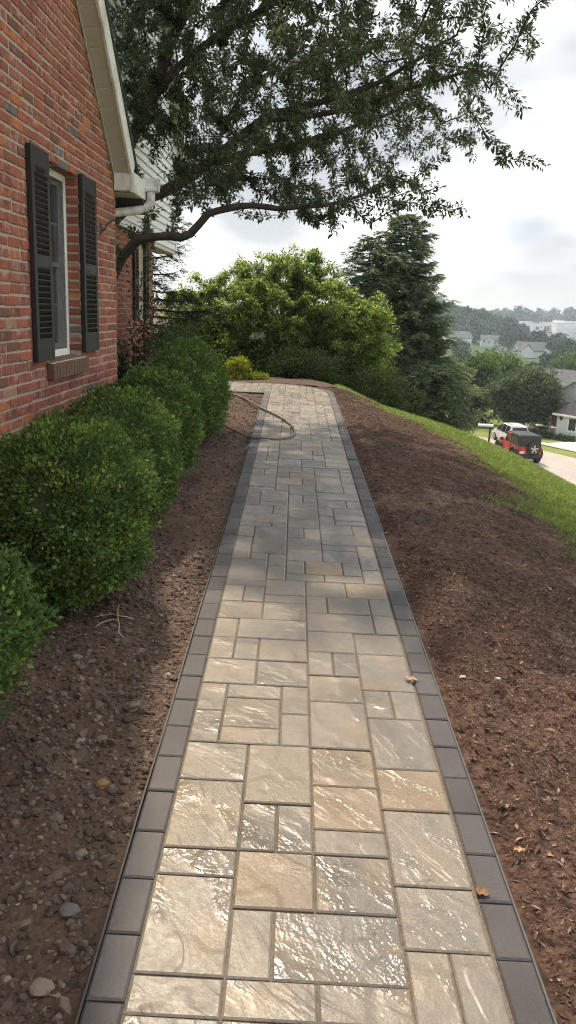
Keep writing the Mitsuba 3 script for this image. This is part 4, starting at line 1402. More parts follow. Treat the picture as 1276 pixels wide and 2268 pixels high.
drape('street', [(10.6, 57.5), (8.8, 70), (12.5, 66.2), (13.4, 62.6), (15.4, 59.3), (17.2, 55.9), (19.0, 52.5), (25.5, 41), (31, 30), (25, 26), (19.5, 36), (15.2, 44.5), (12.6, 51)], 'concrete_street', .05, 'pale concrete street curving away below the lawn')
ed, md = np.array([.53, -.85]), np.array([.85, .53])


def strip(key, a, b, t0, t1, bsdf, h, label):
    p0, p1 = np.array(a), np.array(b)
    nrm = np.array([-(p1 - p0)[1], (p1 - p0)[0]])
    nrm = nrm / np.linalg.norm(nrm)
    if nrm @ md < 0:
        nrm = -nrm
    drape(key, [p0 + nrm * t0, p1 + nrm * t0, p1 + nrm * t1, p0 + nrm * t1], bsdf, h, label)


strip('sidewalk', (14.6, 62.0), (27, 41.2), 1.2, 2.3, 'concrete_pale', .055, 'narrow pale sidewalk beyond the street')
drape('driveway', [(17.7, 59.2), (19.6, 56.9), (27, 62), (33, 58), (36, 62), (27.5, 67.5)], 'concrete_pale', .065, 'pale driveway crossing the lawn of the white house')

O = np.array([19.8, 65.5, -7.35])
E3, M3 = np.array([.53, -.85, 0]), np.array([.85, .53, 0])
E3, M3 = unit(E3), unit(M3)


def hs(s, t, z):
    return O * [1, 1, 0] + E3 * s + M3 * t + np.array([0, 0, z])


def hbox(s0, s1, t0, t1, z0, z1, c=.01):
    v, f = cbox((s0, t0, z0), (s1, t1, z1), c)
    return O * [1, 1, 0] + v[:, :1] * E3 + v[:, 1:2] * M3 + v[:, 2:] * [0, 0, 1], f[:, ::-1]


WH = 'white_house'
tag(WH, 'white house with grey shingle roofs at the right edge beyond the street', 'house')
put(WH + '__wall', cat_m([hbox(1.2, 9, 0, 4, -8.2, -5.42), hbox(-5.2, .2, 4.0, 12, -8.2, -5.0), hbox(.2, 14, 4.0, 12, -8.2, -5.0)]), 'siding_white')
put(WH + '__gable', hull([hs(-4.7, 3.96, -5.45), hs(5.9, 3.96, -5.45), hs(.6, 3.96, -2.55), hs(-4.7, 4.2, -5.45), hs(5.9, 4.2, -5.45), hs(.6, 4.2, -2.55)]), 'siding_white')
for j in range(22):
    zz = -5.3 + j * .2
    w = 5.3 * (1 - (zz + 5.45) / 2.9)
    if w > .3 and zz < -2.7:
        put(WH + '__gable__siding_board', hbox(.6 - w + .05, .6 + w - .05, 3.93, 3.97, zz, zz + .19, .012), 'siding_white')
up = lambda a, b, c: unit(np.cross(np.array(b) - a, np.array(c) - a))


def roofq(pts, th=.12):
    n_ = up(pts[0], pts[1], pts[2])
    if n_[2] < 0:
        n_ = -n_
    return slab(pts, th, n_)


put(WH + '__roof', cat_m([roofq([hs(-9, 3.6, -5.15), hs(14, 3.6, -5.15), hs(14, 8, -2.55), hs(-7.6, 8, -2.55)]), roofq([hs(-7.6, 8, -2.55), hs(14, 8, -2.55), hs(14, 12.4, -5.15), hs(-9, 12.4, -5.15)])]), 'shingle_grey')
put(WH + '__gable_roof', cat_m([roofq([hs(-5.1, 3.6, -5.55), hs(.6, 3.6, -2.42), hs(.6, 8.2, -2.42), hs(-5.1, 5.2, -5.55)]), roofq([hs(6.3, 3.6, -5.55), hs(.6, 3.6, -2.42), hs(.6, 8.2, -2.42), hs(6.3, 5.2, -5.55)])]), 'shingle_grey')
put(WH + '__gable_fascia', cat_m([slab([hs(-5.1, 3.57, -5.70), hs(.6, 3.57, -2.57), hs(.6, 3.57, -2.44), hs(-5.1, 3.57, -5.57)], .04, M3 * -1)]), 'vinyl_white')
put(WH + '__lower_roof', roofq([hs(1.0, -.35, -5.48), hs(9.3, -.35, -5.48), hs(9.3, 3.9, -3.65), hs(1.3, 3.9, -3.65)], .1), 'shingle_dark')
put(WH + '__lower_fascia', hbox(1.0, 9.3, -.40, -.33, -5.62, -5.46, .01), 'vinyl_white')
put(WH + '__window__frame', cat_m([hbox(2.35, 4.1, -.06, .02, -6.75, -5.62, .01), hbox(2.3, 4.15, -.10, .02, -6.83, -6.75, .01)]), 'vinyl_white')
for a in (2.47, 3.32):
    put(WH + '__window__pane', hbox(a, a + .68, -.075, -.05, -6.66, -5.72, .005), 'car_glass')
ov = [hs(1.62 + .17 * math.cos(a), -.05, -5.75 + .26 * math.sin(a)) for a in np.linspace(0, 2 * math.pi, 17)[:-1]]
put(WH + '__oval_window', hull(np.vstack([ov, np.array(ov) + M3 * .06])), 'car_glass')
put(WH + '__door', hbox(-2.75, -1.8, 3.90, 4.02, -7.4, -5.4, .02), 'door_red')
put(WH + '__steps', cat_m([hbox(-3.6, -1.2, 2.2, 4, -7.75, -7.15, .02), hbox(-3.8, -1.0, 1.4, 2.2, -7.75, -7.32, .02)]), 'concrete_pale')
for i, (s, t, w, hh, lab) in enumerate([(1.3, -.9, .55, .55, 'low shrub under the oval window of the white house'), (2.5, -.9, .5, .5, 'clipped round shrub at the white house wall, left of the pair under its window'), (3.4, -.9, .5, .5, 'clipped round shrub at the white house wall, at the right edge'), (.2, -1.1, .7, .6, 'loose leafy shrub at the corner of the white house wall')]):
    q = hs(s, t, 0)
    gz = float(G(q[0], q[1]))
    clump_tree('garden_shrub' if i == 0 else f'garden_shrub_{i:03d}', lab, (q[0], q[1], gz), hh, (q[0], q[1], gz + hh * .55), (w, w, hh * .5), 26, 1200, .09, (.05, .085, .028), 410 + i, .03, cat='shrub', group='shrubs along the white house', clump_r=.4, asp=.5)
q = hs(-.6, .6, 0)
gz = float(G(q[0], q[1]))
clump_tree('cone_shrub', 'narrow upright evergreen beside the door of the white house', (q[0], q[1], gz), 1.8, (q[0], q[1], gz + 1.0), (.42, .42, 1.0), 40, 2200, .09, (.03, .05, .022), 420, .04, cat='shrub', clump_r=.4, asp=.4)
# trees along the far side of the street
MID = [('street_tree', 'round grey green tree standing in front of the white house', (18.6, 67.5), (18.55, 67.5, -4.55), (3.05, 2.8, 2.45), (0.077, 0.106, 0.053), 501, 17000),
       ('street_tree_001', 'broad mid green tree just left of the round tree, behind the silver car', (15.3, 74), (15.2, 74, -4.4), (2.7, 2.6, 2.9), (0.077, 0.122, 0.037), 502, 13000),
       ('street_tree_002', 'smaller reddish green tree between the conifer and the broad tree', (12.9, 70), (12.8, 70, -5.6), (1.5, 1.5, 2.1), (0.110, 0.115, 0.045), 503, 6000),
       ('street_tree_003', 'tall green tree partly hidden behind the conifer', (12.0, 78), (11.9, 78, -4.6), (2.6, 2.4, 3.2), (0.094, 0.138, 0.043), 504, 9000),
       ('street_tree_004', 'green tree top showing above the round tree', (20.0, 84), (20.0, 84, -4.4), (2.9, 2.6, 2.9), (0.088, 0.140, 0.043), 505, 9000)]
for k, lab, (fx, fy), c, r, base, sd, nl in MID:
    clump_tree(k, lab, (fx, fy, float(G(fx, fy)) - .1), 6, c, r, 170, nl, .26, base, sd, .16, clump_r=.26, asp=.6, young=tuple(np.array(base) * 1.6), bsdf='leaf_clear')
clump_tree('lone_tree', 'light green round tree top at the right edge above the grey roof', (49.5, 150, float(G(49.5, 150))), 8, (49.5, 150, -7.2), (4.6, 4.2, 3.6), 90, 4500, .6, (.10, .15, .042), 510, .25, clump_r=.3, asp=.6)
clump_tree('dark_bush', 'dark bush under the broad tree at the edge of the street lawn', (14.2, 71, float(G(14.2, 71))), 1.6, (14.2, 71, -6.9), (2.6, 1.4, .9), 60, 4200, .2, (.035, .05, .024), 511, .05, cat='shrub', clump_r=.3, asp=.5)
# mailbox
mx, my = 13.75, 58.6
mz = float(G(mx, my))
tag('mailbox', 'pale mailbox on a dark post beside the silver car', 'mailbox')
put('mailbox__post', cbox((mx - .06, my - .06, mz - .2), (mx + .06, my + .06, mz + 1.25), .01), 'black_plastic')
put('mailbox__box', hull([(mx - .9 + .0, my + sx * .12, mz + 1.27 + zz) for sx in (-1, 1) for zz in (0, .12)] + [(mx + .2, my + sx * .12, mz + 1.27 + zz) for sx in (-1, 1) for zz in (0, .12)] + [(mx - .9, my, mz + 1.46), (mx + .2, my, mz + 1.46)]), 'plate_white')


# ---------------------------------------------------------------- vehicles (local frame: x right, y forward, z up)
def vehicle(root, at, heading, pitch=0.0, size=1.0):
    ca, sa = math.cos(heading), math.sin(heading)
    p0 = np.array(at, float)

    def add(name, mesh, bsdf, smooth=False):
        v, f = mesh
        v = np.asarray(v, float) * size
        v = v + np.array([0, 0, 1.0]) * (v[:, 1:2] * pitch)
        w = np.stack([v[:, 0] * ca - v[:, 1] * sa, v[:, 0] * sa + v[:, 1] * ca, v[:, 2]], 1) + p0
        return put(root + '__' + name, (w, f), bsdf, smooth=smooth)
    return add


def wheel_mesh(x, y, z, r, w, rr):
    prof = [(-w / 2, rr), (-w / 2, r * .93), (-w * .38, r), (w * .38, r), (w / 2, r * .93), (w / 2, rr)]
    a = np.linspace(0, 2 * np.pi, 25)[:-1]
    v = np.array([[x + px_, y + q * math.cos(t), z + q * math.sin(t)] for t in a for px_, q in prof])
    n, m = 24, len(prof)
    f = []
    for i in range(n):
        for j in range(m - 1):
            A_, B_, C_, D_ = i * m + j, ((i + 1) % n) * m + j, ((i + 1) % n) * m + j + 1, i * m + j + 1
            f += [[A_, C_, B_], [A_, D_, C_]]
    return v, np.array(f)


def rim_mesh(x, y, z, rr, side, spokes=5):
    parts = [hull([(x + side * dx, y + rr * .28 * math.cos(t), z + rr * .28 * math.sin(t)) for dx in (0, .04) for t in np.linspace(0, 6.283, 9)[:-1]])]
    for s in range(spokes):
        t = 2 * math.pi * s / spokes + .3
        d, e_ = np.array([0, math.cos(t), math.sin(t)]), np.array([0, -math.sin(t), math.cos(t)])
        c = np.array([x, y, z])
        parts.append(hull([c + d * q + e_ * w_ * k_ + np.array([side * dx, 0, 0]) for q, w_ in ((rr * .15, rr * .16), (rr, rr * .2)) for k_ in (-1, 1) for dx in (0, .03)]))
    a = np.linspace(0, 2 * np.pi, 21)
    parts.append(tube([(x + side * .01, y + rr * .97 * math.cos(t), z + rr * .97 * math.sin(t)) for t in a], rr * .07, 5, False))
    return cat_m(parts)


def slant(ya, yb_, z0, z1, w0, w1, y0b=None, y1b=None):
    """a body block: bottom ya..yb at half width w0, top y0b..y1b at half width w1"""
    y0b = ya if y0b is None else y0b
    y1b = yb_ if y1b is None else y1b
    return hull([(s * w0, y, z0) for s in (-1, 1) for y in (ya, yb_)] + [(s * w1, y, z1) for s in (-1, 1) for y in (y0b, y1b)])


# the red off-roader
J = 'red_car'
jx, jy = 14.25, 52.2
tag(J, 'red open-road four wheel drive car with black hardtop and rear spare wheel on the street', 'car')
jz = float(G(jx, jy)) + .05
add = vehicle(J, (jx, jy, jz), math.radians(8))
add('body', cat_m([slant(-1.80, 1.0, .58, 1.10, .77, .75), slant(-1.80, .55, .50, .62, .70, .76)]), 'paint_red')
add('hood', cat_m([slant(.95, 1.95, .70, 1.16, .66, .62, .95, 1.90), slant(.80, 1.05, 1.0, 1.2, .72, .70)]), 'paint_red')
for s in (-1, 1):
    add('door', cat_m([cbox((s * .755, -.35, .60), (s * .80, .85, 1.13), .02)]), 'paint_red')
    add('door_frame', cat_m([cbox((s * .70, -.35, 1.11), (s * .755, -.25, 1.76), .012), cbox((s * .70, .30, 1.70), (s * .755, -.30, 1.78), .012), hull([(s * .70 + dx, y_ + dy, z_) for dx in (0, .05) for dy in (0, .09) for y_, z_ in ((.62, 1.1), (.34, 1.78))])]), 'paint_red')
    add('side_window', cat_m([hull([(s * .715 + dx, y_, z_) for dx in (0, .012) for y_, z_ in ((-.27, 1.13), (.62, 1.13), (.36, 1.70), (-.27, 1.70))])]), 'car_glass')
    add('quarter_window', cat_m([hull([(s * .712 + dx * s, y_, z_) for dx in (.02, .035) for y_, z_ in ((-1.60, 1.16), (-.45, 1.16), (-.45, 1.66), (-1.56, 1.66))])]), 'car_glass')
    add('mirror', cat_m([cbox((s * .80, .72, 1.12), (s * .98, .82, 1.32), .03)]), 'black_plastic')
    # flared mudguards
    for yc, lo in ((1.35, -.55), (-1.25, -.5)):
        a = np.linspace(.25, math.pi - .25, 9)
        pts = [(yc - .56 * math.cos(t), .42 + .56 * math.sin(t)) for t in a]
        fl = [hull([(s * x_, p[0], p[1] + dz) for x_ in (.70, .94) for p in (pts[i], pts[i + 1]) for dz in (0, .05)]) for i in range(8)]
        add('mudguard', cat_m(fl), 'black_plastic')
    for yc in (1.35, -1.25):
        add('wheel__tyre', wheel_mesh(s * .76, yc, .42, .42, .27, .24), 'rubber', smooth=40)
        add('wheel__rim', rim_mesh(s * .83, yc, .42, .24, s), 'rim_metal')
    add('tail_lamp', cbox((s * .64, -1.86, .86), (s * .79, -1.79, 1.08), .015), 'lamp_red')
add('hardtop', cat_m([slant(-1.80, -.35, 1.10, 1.78, .735, .70, -1.74, -.30), slant(-1.78, .42, 1.76, 1.83, .715, .66, -1.72, .30)]), 'hardtop_black')
add('windscreen', hull([(s * .66, y_, z_) for s in (-1, 1) for y_, z_ in ((.70, 1.16), (.40, 1.76), (.72, 1.16), (.42, 1.76))]), 'car_glass')
add('rear_window', hull([(s * .60, y_, z_) for s in (-1, 1) for y_, z_ in ((-1.815, 1.18), (-1.775, 1.66), (-1.79, 1.18), (-1.75, 1.66))]), 'car_glass')
add('tailgate', cbox((-.62, -1.84, .62), (.62, -1.79, 1.09), .015), 'paint_red')
add('bumper', cat_m([cbox((-.80, -2.02, .42), (.80, -1.84, .62), .03), cbox((-.55, -1.86, .34), (.55, -1.76, .5), .02)]), 'black_plastic')
add('front_bumper', cbox((-.75, 2.0, .45), (.75, 2.15, .68), .03), 'black_plastic')
v, f = wheel_mesh(0, 0, 0, .40, .27, .23)
add('spare_wheel__tyre', (np.stack([v[:, 1] + .16, v[:, 0] - 2.0, v[:, 2] + 1.0], 1), f), 'rubber', smooth=40)
v, f = rim_mesh(0, 0, 0, .26, 1)
add('spare_wheel__rim', (np.stack([v[:, 1] + .16, -v[:, 0] - 2.11, v[:, 2] + 1.0], 1), f[:, ::-1]), 'rim_metal')
add('number_plate', cbox((-.70, -1.875, .66), (-.38, -1.855, .83), .005), 'plate_white')

# the silver wagon
S = 'silver_car'
sx_, sy_ = 15.45, 59.2
tag(S, 'silver people carrier parked ahead of the red car, seen from behind', 'car')
sz = float(G(sx_, sy_)) + .05
add = vehicle(S, (sx_, sy_, sz), math.radians(5), size=.87)
add('body', cat_m([slant(-2.30, 2.25, .32, .62, .86, .92), slant(-2.32, 2.28, .60, .98, .92, .88, -2.28, 1.75), slant(.95, 2.28, .60, .98, .90, .82, .95, 1.9)]), 'paint_silver')
add('roof', cat_m([slant(-2.05, .15, 1.62, 1.72, .66, .58, -1.95, .0), slant(-2.26, -1.9, .97, 1.66, .86, .64, -2.02, -1.85)]), 'paint_silver')
for s in (-1, 1):
    for ya, yb_, tb, tt_ in ((-1.85, -1.0, -1.82, -1.02), (-.93, .0, -.93, -.06), (.07, 1.15, .05, .32)):
        add('side_window', hull([(s * (.865 + d), ya, 1.0) for d in (0, .015)] + [(s * (.865 + d), yb_, 1.0) for d in (0, .015)] + [(s * (.675 + d), tb, 1.60) for d in (0, .015)] + [(s * (.675 + d), tt_, 1.60) for d in (0, .015)]), 'car_glass')
    for ya in (-1.92, -.96, .03):
        add('pillar', hull([(s * (.87 + d), ya + e_, .97) for d in (0, .012) for e_ in (0, .08)] + [(s * (.665 + d), ya + e_ * .8, 1.65) for d in (0, .012) for e_ in (0, .08)]), 'paint_silver')
    add('pillar', hull([(s * (.87 + d), 1.12 + e_, .97) for d in (0, .012) for e_ in (0, .1)] + [(s * (.64 + d), .12 + e_, 1.66) for d in (0, .012) for e_ in (0, .1)]), 'paint_silver')
    add('mirror', cbox((s * .92, .85, .98), (s * 1.10, .95, 1.14), .03), 'paint_silver')
    for yc in (1.45, -1.45):
        add('wheel__tyre', wheel_mesh(s * .82, yc, .34, .34, .22, .22), 'rubber', smooth=40)
        add('wheel__rim', rim_mesh(s * .90, yc, .34, .22, s, 7), 'rim_metal')
    add('tail_lamp', cbox((s * .74, -2.36, .80), (s * .90, -2.26, 1.1), .03), 'lamp_red')
    add('roof_rail', tube([(s * .55, -1.8, 1.74), (s * .55, -1.6, 1.78), (s * .55, -.3, 1.78), (s * .55, -.1, 1.74)], .02, 6), 'black_plastic')
add('rear_window', hull([(s * w_, y_, z_) for s in (-1, 1) for w_, y_, z_ in ((.74, -2.285, 1.06), (.58, -2.075, 1.58), (.74, -2.265, 1.06), (.58, -2.055, 1.58))]), 'car_glass')
add('windscreen', hull([(s * w_, y_, z_) for s in (-1, 1) for w_, y_, z_ in ((.80, 1.25, .99), (.58, .22, 1.64), (.80, 1.20, .97), (.58, .17, 1.62))]), 'car_glass')
add('bumper', cbox((-.86, -2.42, .34), (.86, -2.28, .66), .05), 'paint_silver')
add('number_plate', cbox((-.26, -2.345, .78), (.26, -2.325, .92), .005), 'plate_white')


# ---------------------------------------------------------------- the far valley
def simple_house(root, label, at, yaw, w, d, eave, ridge, wall='siding_white', roof='shingle_grey', wins=(), gable_front=None):
    tag(root, label, 'house')
    ca, sa = math.cos(yaw), math.sin(yaw)
    gz = at[2]

    def tr(v):
        v = np.asarray(v, float)
        return np.stack([at[0] + v[:, 0] * ca - v[:, 1] * sa, at[1] + v[:, 0] * sa + v[:, 1] * ca, gz + v[:, 2]], 1)

    def p_(name, m, b):
        put(root + '__' + name, (tr(m[0]), m[1]), b)
    x, y = w / 2, d / 2
    p_('wall', hull([(sx * x, sy * y, z) for sx in (-1, 1) for sy in (-1, 1) for z in (-2, eave)] + [(sx * x, 0, ridge) for sx in (-1, 1)]), wall)
    for s in (-1, 1):
        p_('roof', slab([(-x - .5, s * (y + .5), eave - .15), (x + .5, s * (y + .5), eave - .15), (x + .5, 0, ridge + .25), (-x - .5, 0, ridge + .25)], .25, unit(np.array([0, s * (ridge - eave), y]))), roof)
    if gable_front:
        gxc, gw, gd = gable_front
        p_('front_gable', hull([(gxc + sx * gw, yy_, z) for sx in (-1, 1) for yy_ in (-y - gd, 0) for z in (-2, eave)] + [(gxc, yy_, eave + gw * .8) for yy_ in (-y - gd, 0)]), wall)
        for s in (-1, 1):
            p_('gable_roof', slab([(gxc + s * (gw + .4), -y - gd - .4, eave - .3), (gxc + s * (gw + .4), .2, eave - .3), (gxc, .2, eave + gw * .8 + .2), (gxc, -y - gd - .4, eave + gw * .8 + .2)], .2, unit(np.array([s * .8, 0, 1]))), roof)
    for (a, b, z0, z1, yo) in wins:
        p_('window', cbox((a, -y - yo - .08, z0), (b, -y - yo + .02, z1), .02), 'car_glass')
    return p_


p_ = simple_house('colonial_house', 'small white two storey house with a front gable in the valley woods', (101.5, 452, -14.6), -.15, 11, 8, 5.0, 7.2, wins=[(-4.2, -3.2, 3.2, 4.6, 0), (1.9, 2.8, 3.2, 4.6, 0), (3.6, 4.6, 3.2, 4.6, 0), (2.2, 3.2, .8, 2.2, 0), (3.8, 4.8, .8, 2.2, 0), (-1.8, -.9, 3.2, 4.6, 1.5)], gable_front=(-1.3, 2.3, 1.5))
p_ = simple_house('ranch_house', 'long white house with a wide grey roof lower in the valley', (91.3, 333, -13.6), .12, 12.5, 9.5, 3.4, 6.6, wins=[(2.6, 3.4, .8, 1.9, 0), (4.2, 5.2, .8, 1.9, 0)], gable_front=(-3.6, 3.0, .6))
for a in (-.6, .6, 2.1, 3.3):
    p_('roof_light', slab([(a, -3.4, 4.5), (a + .55, -3.4, 4.5), (a + .55, -2.6, 5.05), (a, -2.6, 5.05)], .12, unit(np.array([0, -3.2, 4.75]))), 'vinyl_white')
p_('dormer', cbox((4.2, -5.6, 1.9), (6.4, -3, 4.1), .05), 'siding_white')
simple_house('tan_house', 'brown roofed house seen through the leaves beyond the far end of the brick house', (-8.4, 46, -2.6), .1, 5, 7, 2.3, 4.1, 'shingle_brown', 'shingle_brown', wins=[(-1.6, -.8, .8, 1.8, 0)])
simple_house('hidden_house', 'grey roof showing beside the conifer below the forested hill', (77, 425, -12.5), .2, 14, 9, 4.2, 7.0)
simple_house('shed', 'tiny dark roofed house left of the long white house', (80.5, 338, -13.2), .5, 4, 4, 2.2, 3.6)

WA = 'warehouse'
tag(WA, 'long low white factory building on the far hillside', 'factory')
put(WA + '__wall', cat_m([cbox((183, 800, -12), (236, 850, -1.0), .1), cbox((196, 815, -1.2), (222, 845, 0.6), .1)]), 'warehouse_white')
put(WA + '__roof_edge', cbox((182.7, 799.7, -1.0), (236, 850, -.55), .05), 'warehouse_grey')
for a in (200.5, 207.3, 213.8):
    put(WA + '__window', cbox((a, 799.7, -5.0), (a + 2.0, 800.1, -3.6), .03), 'car_dark')
for a, b, z0, z1 in ((209.6, 210.7, -7.6, -4.8), (221.5, 225.0, -7.0, -3.9), (226.8, 227.8, -4.9, -3.9), (230.0, 232.2, -7.8, -3.0), (232.9, 235.2, -7.8, -3.0)):
    put(WA + '__door', cbox((a, 799.7, z0), (b, 800.1, z1), .03), 'car_dark')
for a in (199, 204, 217, 228):
    put(WA + '__roof_unit', cbox((a, 806, -.6), (a + 1.4, 808, .9), .05), 'warehouse_grey')
WB = 'office_block'
tag(WB, 'taller white factory block at the right end of the far parking lot', 'factory')
put(WB + '__wall', cat_m([cbox((236.2, 781, -14), (290, 840, .2), .1), cbox((243, 779.5, -14), (253, 800, -1.2), .1)]), 'warehouse_white')
put(WB + '__parapet', cat_m([cbox((236.0, 780.8, .2), (290, 840, .6), .05)]), 'warehouse_grey')
put(WB + '__penthouse', cbox((246, 792, .5), (285, 830, 2.6), .08), 'warehouse_white')
for a, z in ((243.7, -4.9), (246.0, -5.0), (248.6, -5.1), (251.0, -5.2), (247.9, -8.4), (250.6, -8.6)):
    put(WB + '__window', cbox((a, 779.2, z), (a + .7, 779.7, z + .8), .03), 'car_grey')
for z in (-5.6, -8.6):
    put(WB + '__window', cbox((254.5, 780.6, z), (256.5, 781.2, z + .8), .03), 'car_dark')
tag('radio_mast', 'thin radio mast standing up from the far tree line', 'mast')
put('radio_mast__pole', tube([(206, 900, -5), (206.2, 900, 14.5)], [.35, .12], 6), 'car_grey')
for z in (6, 10):
    put('radio_mast__crossbar', cbox((205.4, 899.9, z), (206.9, 900.1, z + .15), .02), 'car_grey')

# parking lot and its cars
lot = lambda x, y: -8.9 - (797 - y) * .033 + (x - 210) * -.0
X_, Y_ = np.meshgrid(np.linspace(180, 262, 20), np.linspace(655, 797, 20), indexing='ij')
put('parking_lot', grid(X_, Y_, lot(X_, Y_)), 'asphalt', smooth=True)
struct('parking_lot', 'far sloping parking lot before the white factory')


ROWS = ['in the row nearest the far factory', 'in the second row before the far factory', 'in the third row before the far factory', 'in the fourth row before the far factory', 'in the fifth row before the far factory', 'in the row farthest from the far factory']


def far_car(x, y, yaw, bsdf, word, row):
    k = num('parked_car')
    if word:
        tag(k, f'tiny {word} car parked {ROWS[row]}', 'car', f'{word} cars {ROWS[row]}')
    z = lot(x, y)
    ca, sa = math.cos(yaw), math.sin(yaw)

    def tr(m):
        v = m[0]
        return np.stack([x + v[:, 0] * ca - v[:, 1] * sa, y + v[:, 0] * sa + v[:, 1] * ca, z + v[:, 2]], 1), m[1]
    put(k + '__body', tr(cat_m([slant(-2.2, 2.2, .3, .85, .88, .84), slant(-1.7, .9, .8, 1.45, .8, .62, -1.2, .3)])), bsdf)
    put(k + '__window', tr(cat_m([slant(-1.62, .8, .88, 1.36, .82, .66, -1.22, .3)])), 'car_glass')
    put(k + '__wheel', tr(cat_m([cbox((s * .9, yc - .3, 0), (s * .7, yc + .3, .6), .08) for s in (-1, 1) for yc in (-1.4, 1.4)])), 'rubber')


rng = np.random.default_rng(8)
for ri, (row, (xa, xb)) in enumerate(zip((783, 765, 745, 722, 700, 682), ((197, 234), (196, 240), (195, 244), (196, 250), (205, 244), (215, 240)))):
    x = xa
    while x < xb:
        if rng.random() < .62:
            b, w = [('car_white', 'white'), ('paint_silver', 'silver'), ('car_grey', 'grey'), ('car_dark', 'black'), ('car_blue', 'blue')][rng.choice(5, p=[.32, .25, .15, .18, .10])]
            far_car(x, row + rng.normal(0, .6), 1.2 + rng.normal(0, .06), b, w, ri)
        x += rng.uniform(3.0, 4.4)

# woods on the valley sides: copies of three trees, too many to tell apart
for gi in range(3):
    rng = np.random.default_rng(900 + gi)
    cc = in_crown(rng, 34, (0, 0, .60), (.40, .40, .40) if gi < 2 else (.30, .30, .5), 2.1, 3, 20 + gi, .6)
    m_ = 460
    ci = rng.integers(0, len(cc), m_)
    pp = cc[ci] + rng.normal(0, .055, (m_, 3)) * [1, 1, .75]
    A = unit(rdir(rng, m_) + unit(pp - [0, 0, .6]) * .5)
    Nn = unit(unit(pp - [0, 0, .5]) + rng.normal(0, .5, (m_, 3)) + [0, 0, .5])
    v, f, kk = leaf_mesh(pp, A, Nn, rng.uniform(.10, .17, m_), rng.uniform(.08, .13, m_), .15)
    base = [(0.042, 0.068, 0.026), (0.055, 0.086, 0.030), (0.034, 0.055, 0.026)][gi]
    cl = np.clip(leaf_cols(rng, m_, base, .10, .06) * rng.lognormal(0, .18, len(cc))[ci][:, None], .004, .6)
    inner = trimesh.creation.icosphere(1)
    iv = np.array(inner.vertices) * [.26, .26, .28] + [0, 0, .58]
    tv, tf = tube([(0, 0, -.12), (0, 0, .6)], [.03, .012], 5)
    scene[f'wood_tree_{gi}'] = {'type': 'shapegroup',
                                'leaves': mikit.ply((v, f), 'needle', color=np.repeat(cl, kk, axis=0)),
                                'limbs': mikit.ply(cat_m([(iv, np.array(inner.faces)), (tv, tf)]), 'twig')}
tag('woods', 'dark hazy woods covering the far hillsides and valley', 'woods', kind='stuff')
rng = np.random.default_rng(31)
wn = 0


def wood(x, y, h, gi=None, sink=.0):
    global wn
    wn += 1
    z = float(G(x, y))
    s = h * rng.uniform(.85, 1.2)
    w = s * rng.uniform(.9, 1.25)
    gi = int(rng.choice(3, p=[.42, .42, .16])) if gi is None else gi
    scene[f'woods__{wn:03d}'] = {'type': 'instance', 'g': {'type': 'ref', 'id': f'wood_tree_{gi}'},
                                 'to_world': T().translate([x, y, z - sink]).rotate([0, 0, 1], float(rng.uniform(0, 360))).scale([w, w, s])}


def clear_of(x, y):
    """keeps lawns, houses, the lot and the sight lines to them free"""
    if 176 < x < 295 and 650 < y < 860:
        return False
    for hx, hy, r0, back in ((101.5, 452, 8.5, 200), (91.3, 333, 8.5, 85), (77, 425, 9, 60), (80.5, 338, 4, 40)):
        for t in np.linspace(0, 1, 16):
            qx, qy = hx * (1 - t * back / hy), hy - t * back
            if (x - qx) ** 2 + (y - qy) ** 2 < (r0 + t * 2) ** 2:
                return False
    return True


def region(n, fx0, fx1, y0, y1, h0, h1):
    k = 0
    while k < n:
        y = y0 + (y1 - y0) * rng.random() ** .8
        x = y * rng.uniform(fx0, fx1)
        if clear_of(x, y):
            wood(x, y, rng.uniform(h0, h1))
            k += 1


region(75, .17, .46, 150, 262, 5.0, 6.8)
region(64, .18, .46, 262, 345, 5.5, 7.5)
region(60, .20, .46, 350, 470, 6, 9)
region(26, .225, .262, 470, 640, 6, 9)
region(34, .262, .44, 470, 580, 2.8, 4.2)
wood(160, 566, 5.0, 2)
k = 0
while k < 120:                                          # the forested hill on the left
    x, y = 100 + rng.normal(0, 46), 560 + rng.normal(0, 50)
    if .14 < x / y < .262 and clear_of(x, y) and not (x / y > .225 and y > 600):
        wood(x, y, rng.uniform(9, 13))
        k += 1
region(80, .13, .46, 868, 1010, 10, 15)
region(60, .10, .48, 1010, 1300, 12, 18)
region(70, -.9, .14, 120, 700, 7, 12)
region(110, -.22, .13, 75, 260, 6, 10)
region(30, .46, 1.0, 120, 700, 7, 12)
for i, (x, y, h, gi) in enumerate([(232, 905, 19, 2), (222, 890, 15, 2), (343, 1080, 22, 1)]):
    wood(x, y, h, gi)

# ---------------------------------------------------------------- small things near the camera
hose = smoothline([(-1.75, 13.0, .40), (-1.37, 12.66, .40), (-1.03, 12.23, .385), (-.64, 11.18, .355), (-.29, 10.3, .327), (-.13, 9.6, .306), (-.11, 9.28, .296), (-.17, 9.02, .288), (-.32, 8.88, .284), (-.58, 8.9, .285), (-.81, 9.19, .305), (-1.11, 9.9, .325), (-1.5, 10.6, .33)], .05)
k = put('garden_hose', tube(hose, .0128, 10), 'hose_rubber', smooth=True)
tag(k, 'grey garden hose lying in a loop across the path', 'hose')


